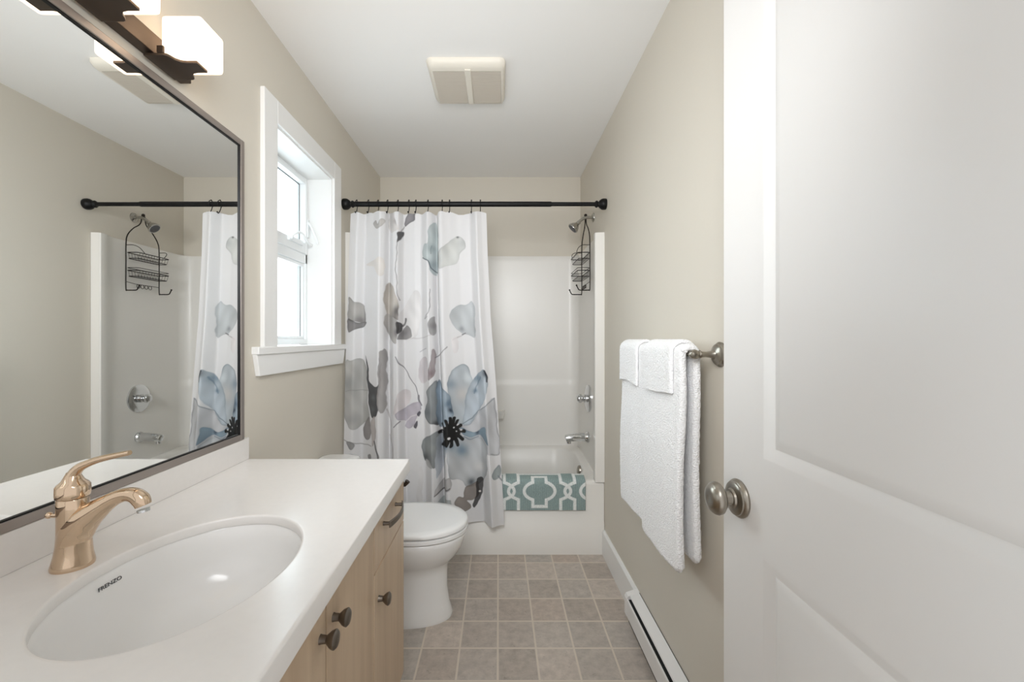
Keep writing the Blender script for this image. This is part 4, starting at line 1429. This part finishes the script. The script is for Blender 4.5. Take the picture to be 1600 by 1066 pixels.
# ------------------------------------------------------------------ door
DX, DT = 0.500, 0.035
DY0, DY1, DZ0, DZ1 = 0.185, 0.9375, 0.012, 2.040
door = thing('door_1', 'open white two panel door with a round nickel knob', 'door', (DX + DT / 2, DY0, DZ0))
door['kind'] = 'structure'
del door['category']
g = G()
ys_ = [DY0, DY0 + 0.137, DY1 - 0.137, DY1]
zs_ = [DZ0, 0.235, 0.818, 1.005, 1.925, DZ1]
def vtx(y, z, x=DX):
    return (x, y, z)
for i in range(3):
    for j in range(5):
        a, b, c, d_ = ys_[i], ys_[i + 1], zs_[j], zs_[j + 1]
        if i == 1 and j in (1, 3):
            rings = []
            for ins, dx in ((0, 0), (0.004, 0.001), (0.020, 0.009), (0.024, 0.0095), (0.042, 0.003), (0.047, 0.002)):
                rings.append([vtx(a + ins, c + ins, DX + dx), vtx(b - ins, c + ins, DX + dx), vtx(b - ins, d_ - ins, DX + dx), vtx(a + ins, d_ - ins, DX + dx)])
            g.loft(rings, False, True)
        else:
            g.add([vtx(a, c), vtx(b, c), vtx(b, d_), vtx(a, d_)], [(0, 1, 2, 3)])
X2 = DX + DT
g.add([(X2, DY0, DZ0), (X2, DY1, DZ0), (X2, DY1, DZ1), (X2, DY0, DZ1)], [(0, 1, 2, 3)])
for (p, q) in (((DY0, DZ0), (DY1, DZ0)), ((DY1, DZ0), (DY1, DZ1)), ((DY1, DZ1), (DY0, DZ1)), ((DY0, DZ1), (DY0, DZ0))):
    g.add([(DX, p[0], p[1]), (DX, q[0], q[1]), (X2, q[0], q[1]), (X2, p[0], p[1])], [(0, 1, 2, 3)])
# weld
def weld(g):
    key, remap, nv = {}, [], []
    for p in g.v:
        k = tuple(round(c, 6) for c in p)
        if k not in key:
            key[k] = len(nv)
            nv.append(p)
        remap.append(key[k])
    g.v = nv
    g.f = [tuple(remap[i] for i in f) for f in g.f]
    return g
obj('slab', weld(g), M_door, door, angle=20)
KY, KZ = 0.876, 0.902
g = G().lathe([(0.0, 0.0), (0.0385, 0.0), (0.0395, 0.004), (0.037, 0.008), (0.034, 0.010), (0.0335, 0.013), (0.028, 0.0155), (0.0205, 0.0165), (0.018, 0.020), (0.0150, 0.0205)], (DX, KY, KZ), (-1, 0, 0), 44)
rose = obj('rosette', g, M_nickel, door)
kp = [(0.0145, 0.019), (0.0135, 0.026), (0.0130, 0.033), (0.0165, 0.036), (0.026, 0.038), (0.0320, 0.043), (0.0335, 0.049), (0.0315, 0.055), (0.0285, 0.058), (0.0275, 0.0585), (0.0265, 0.060), (0.018, 0.0635), (0.0075, 0.065), (0.0065, 0.0645), (0.0, 0.0645)]
obj('knob', G().lathe(kp, (DX, KY, KZ), (-1, 0, 0), 44), M_nickel, door)
kp2 = [(r, h - 0.0) for r, h in kp]
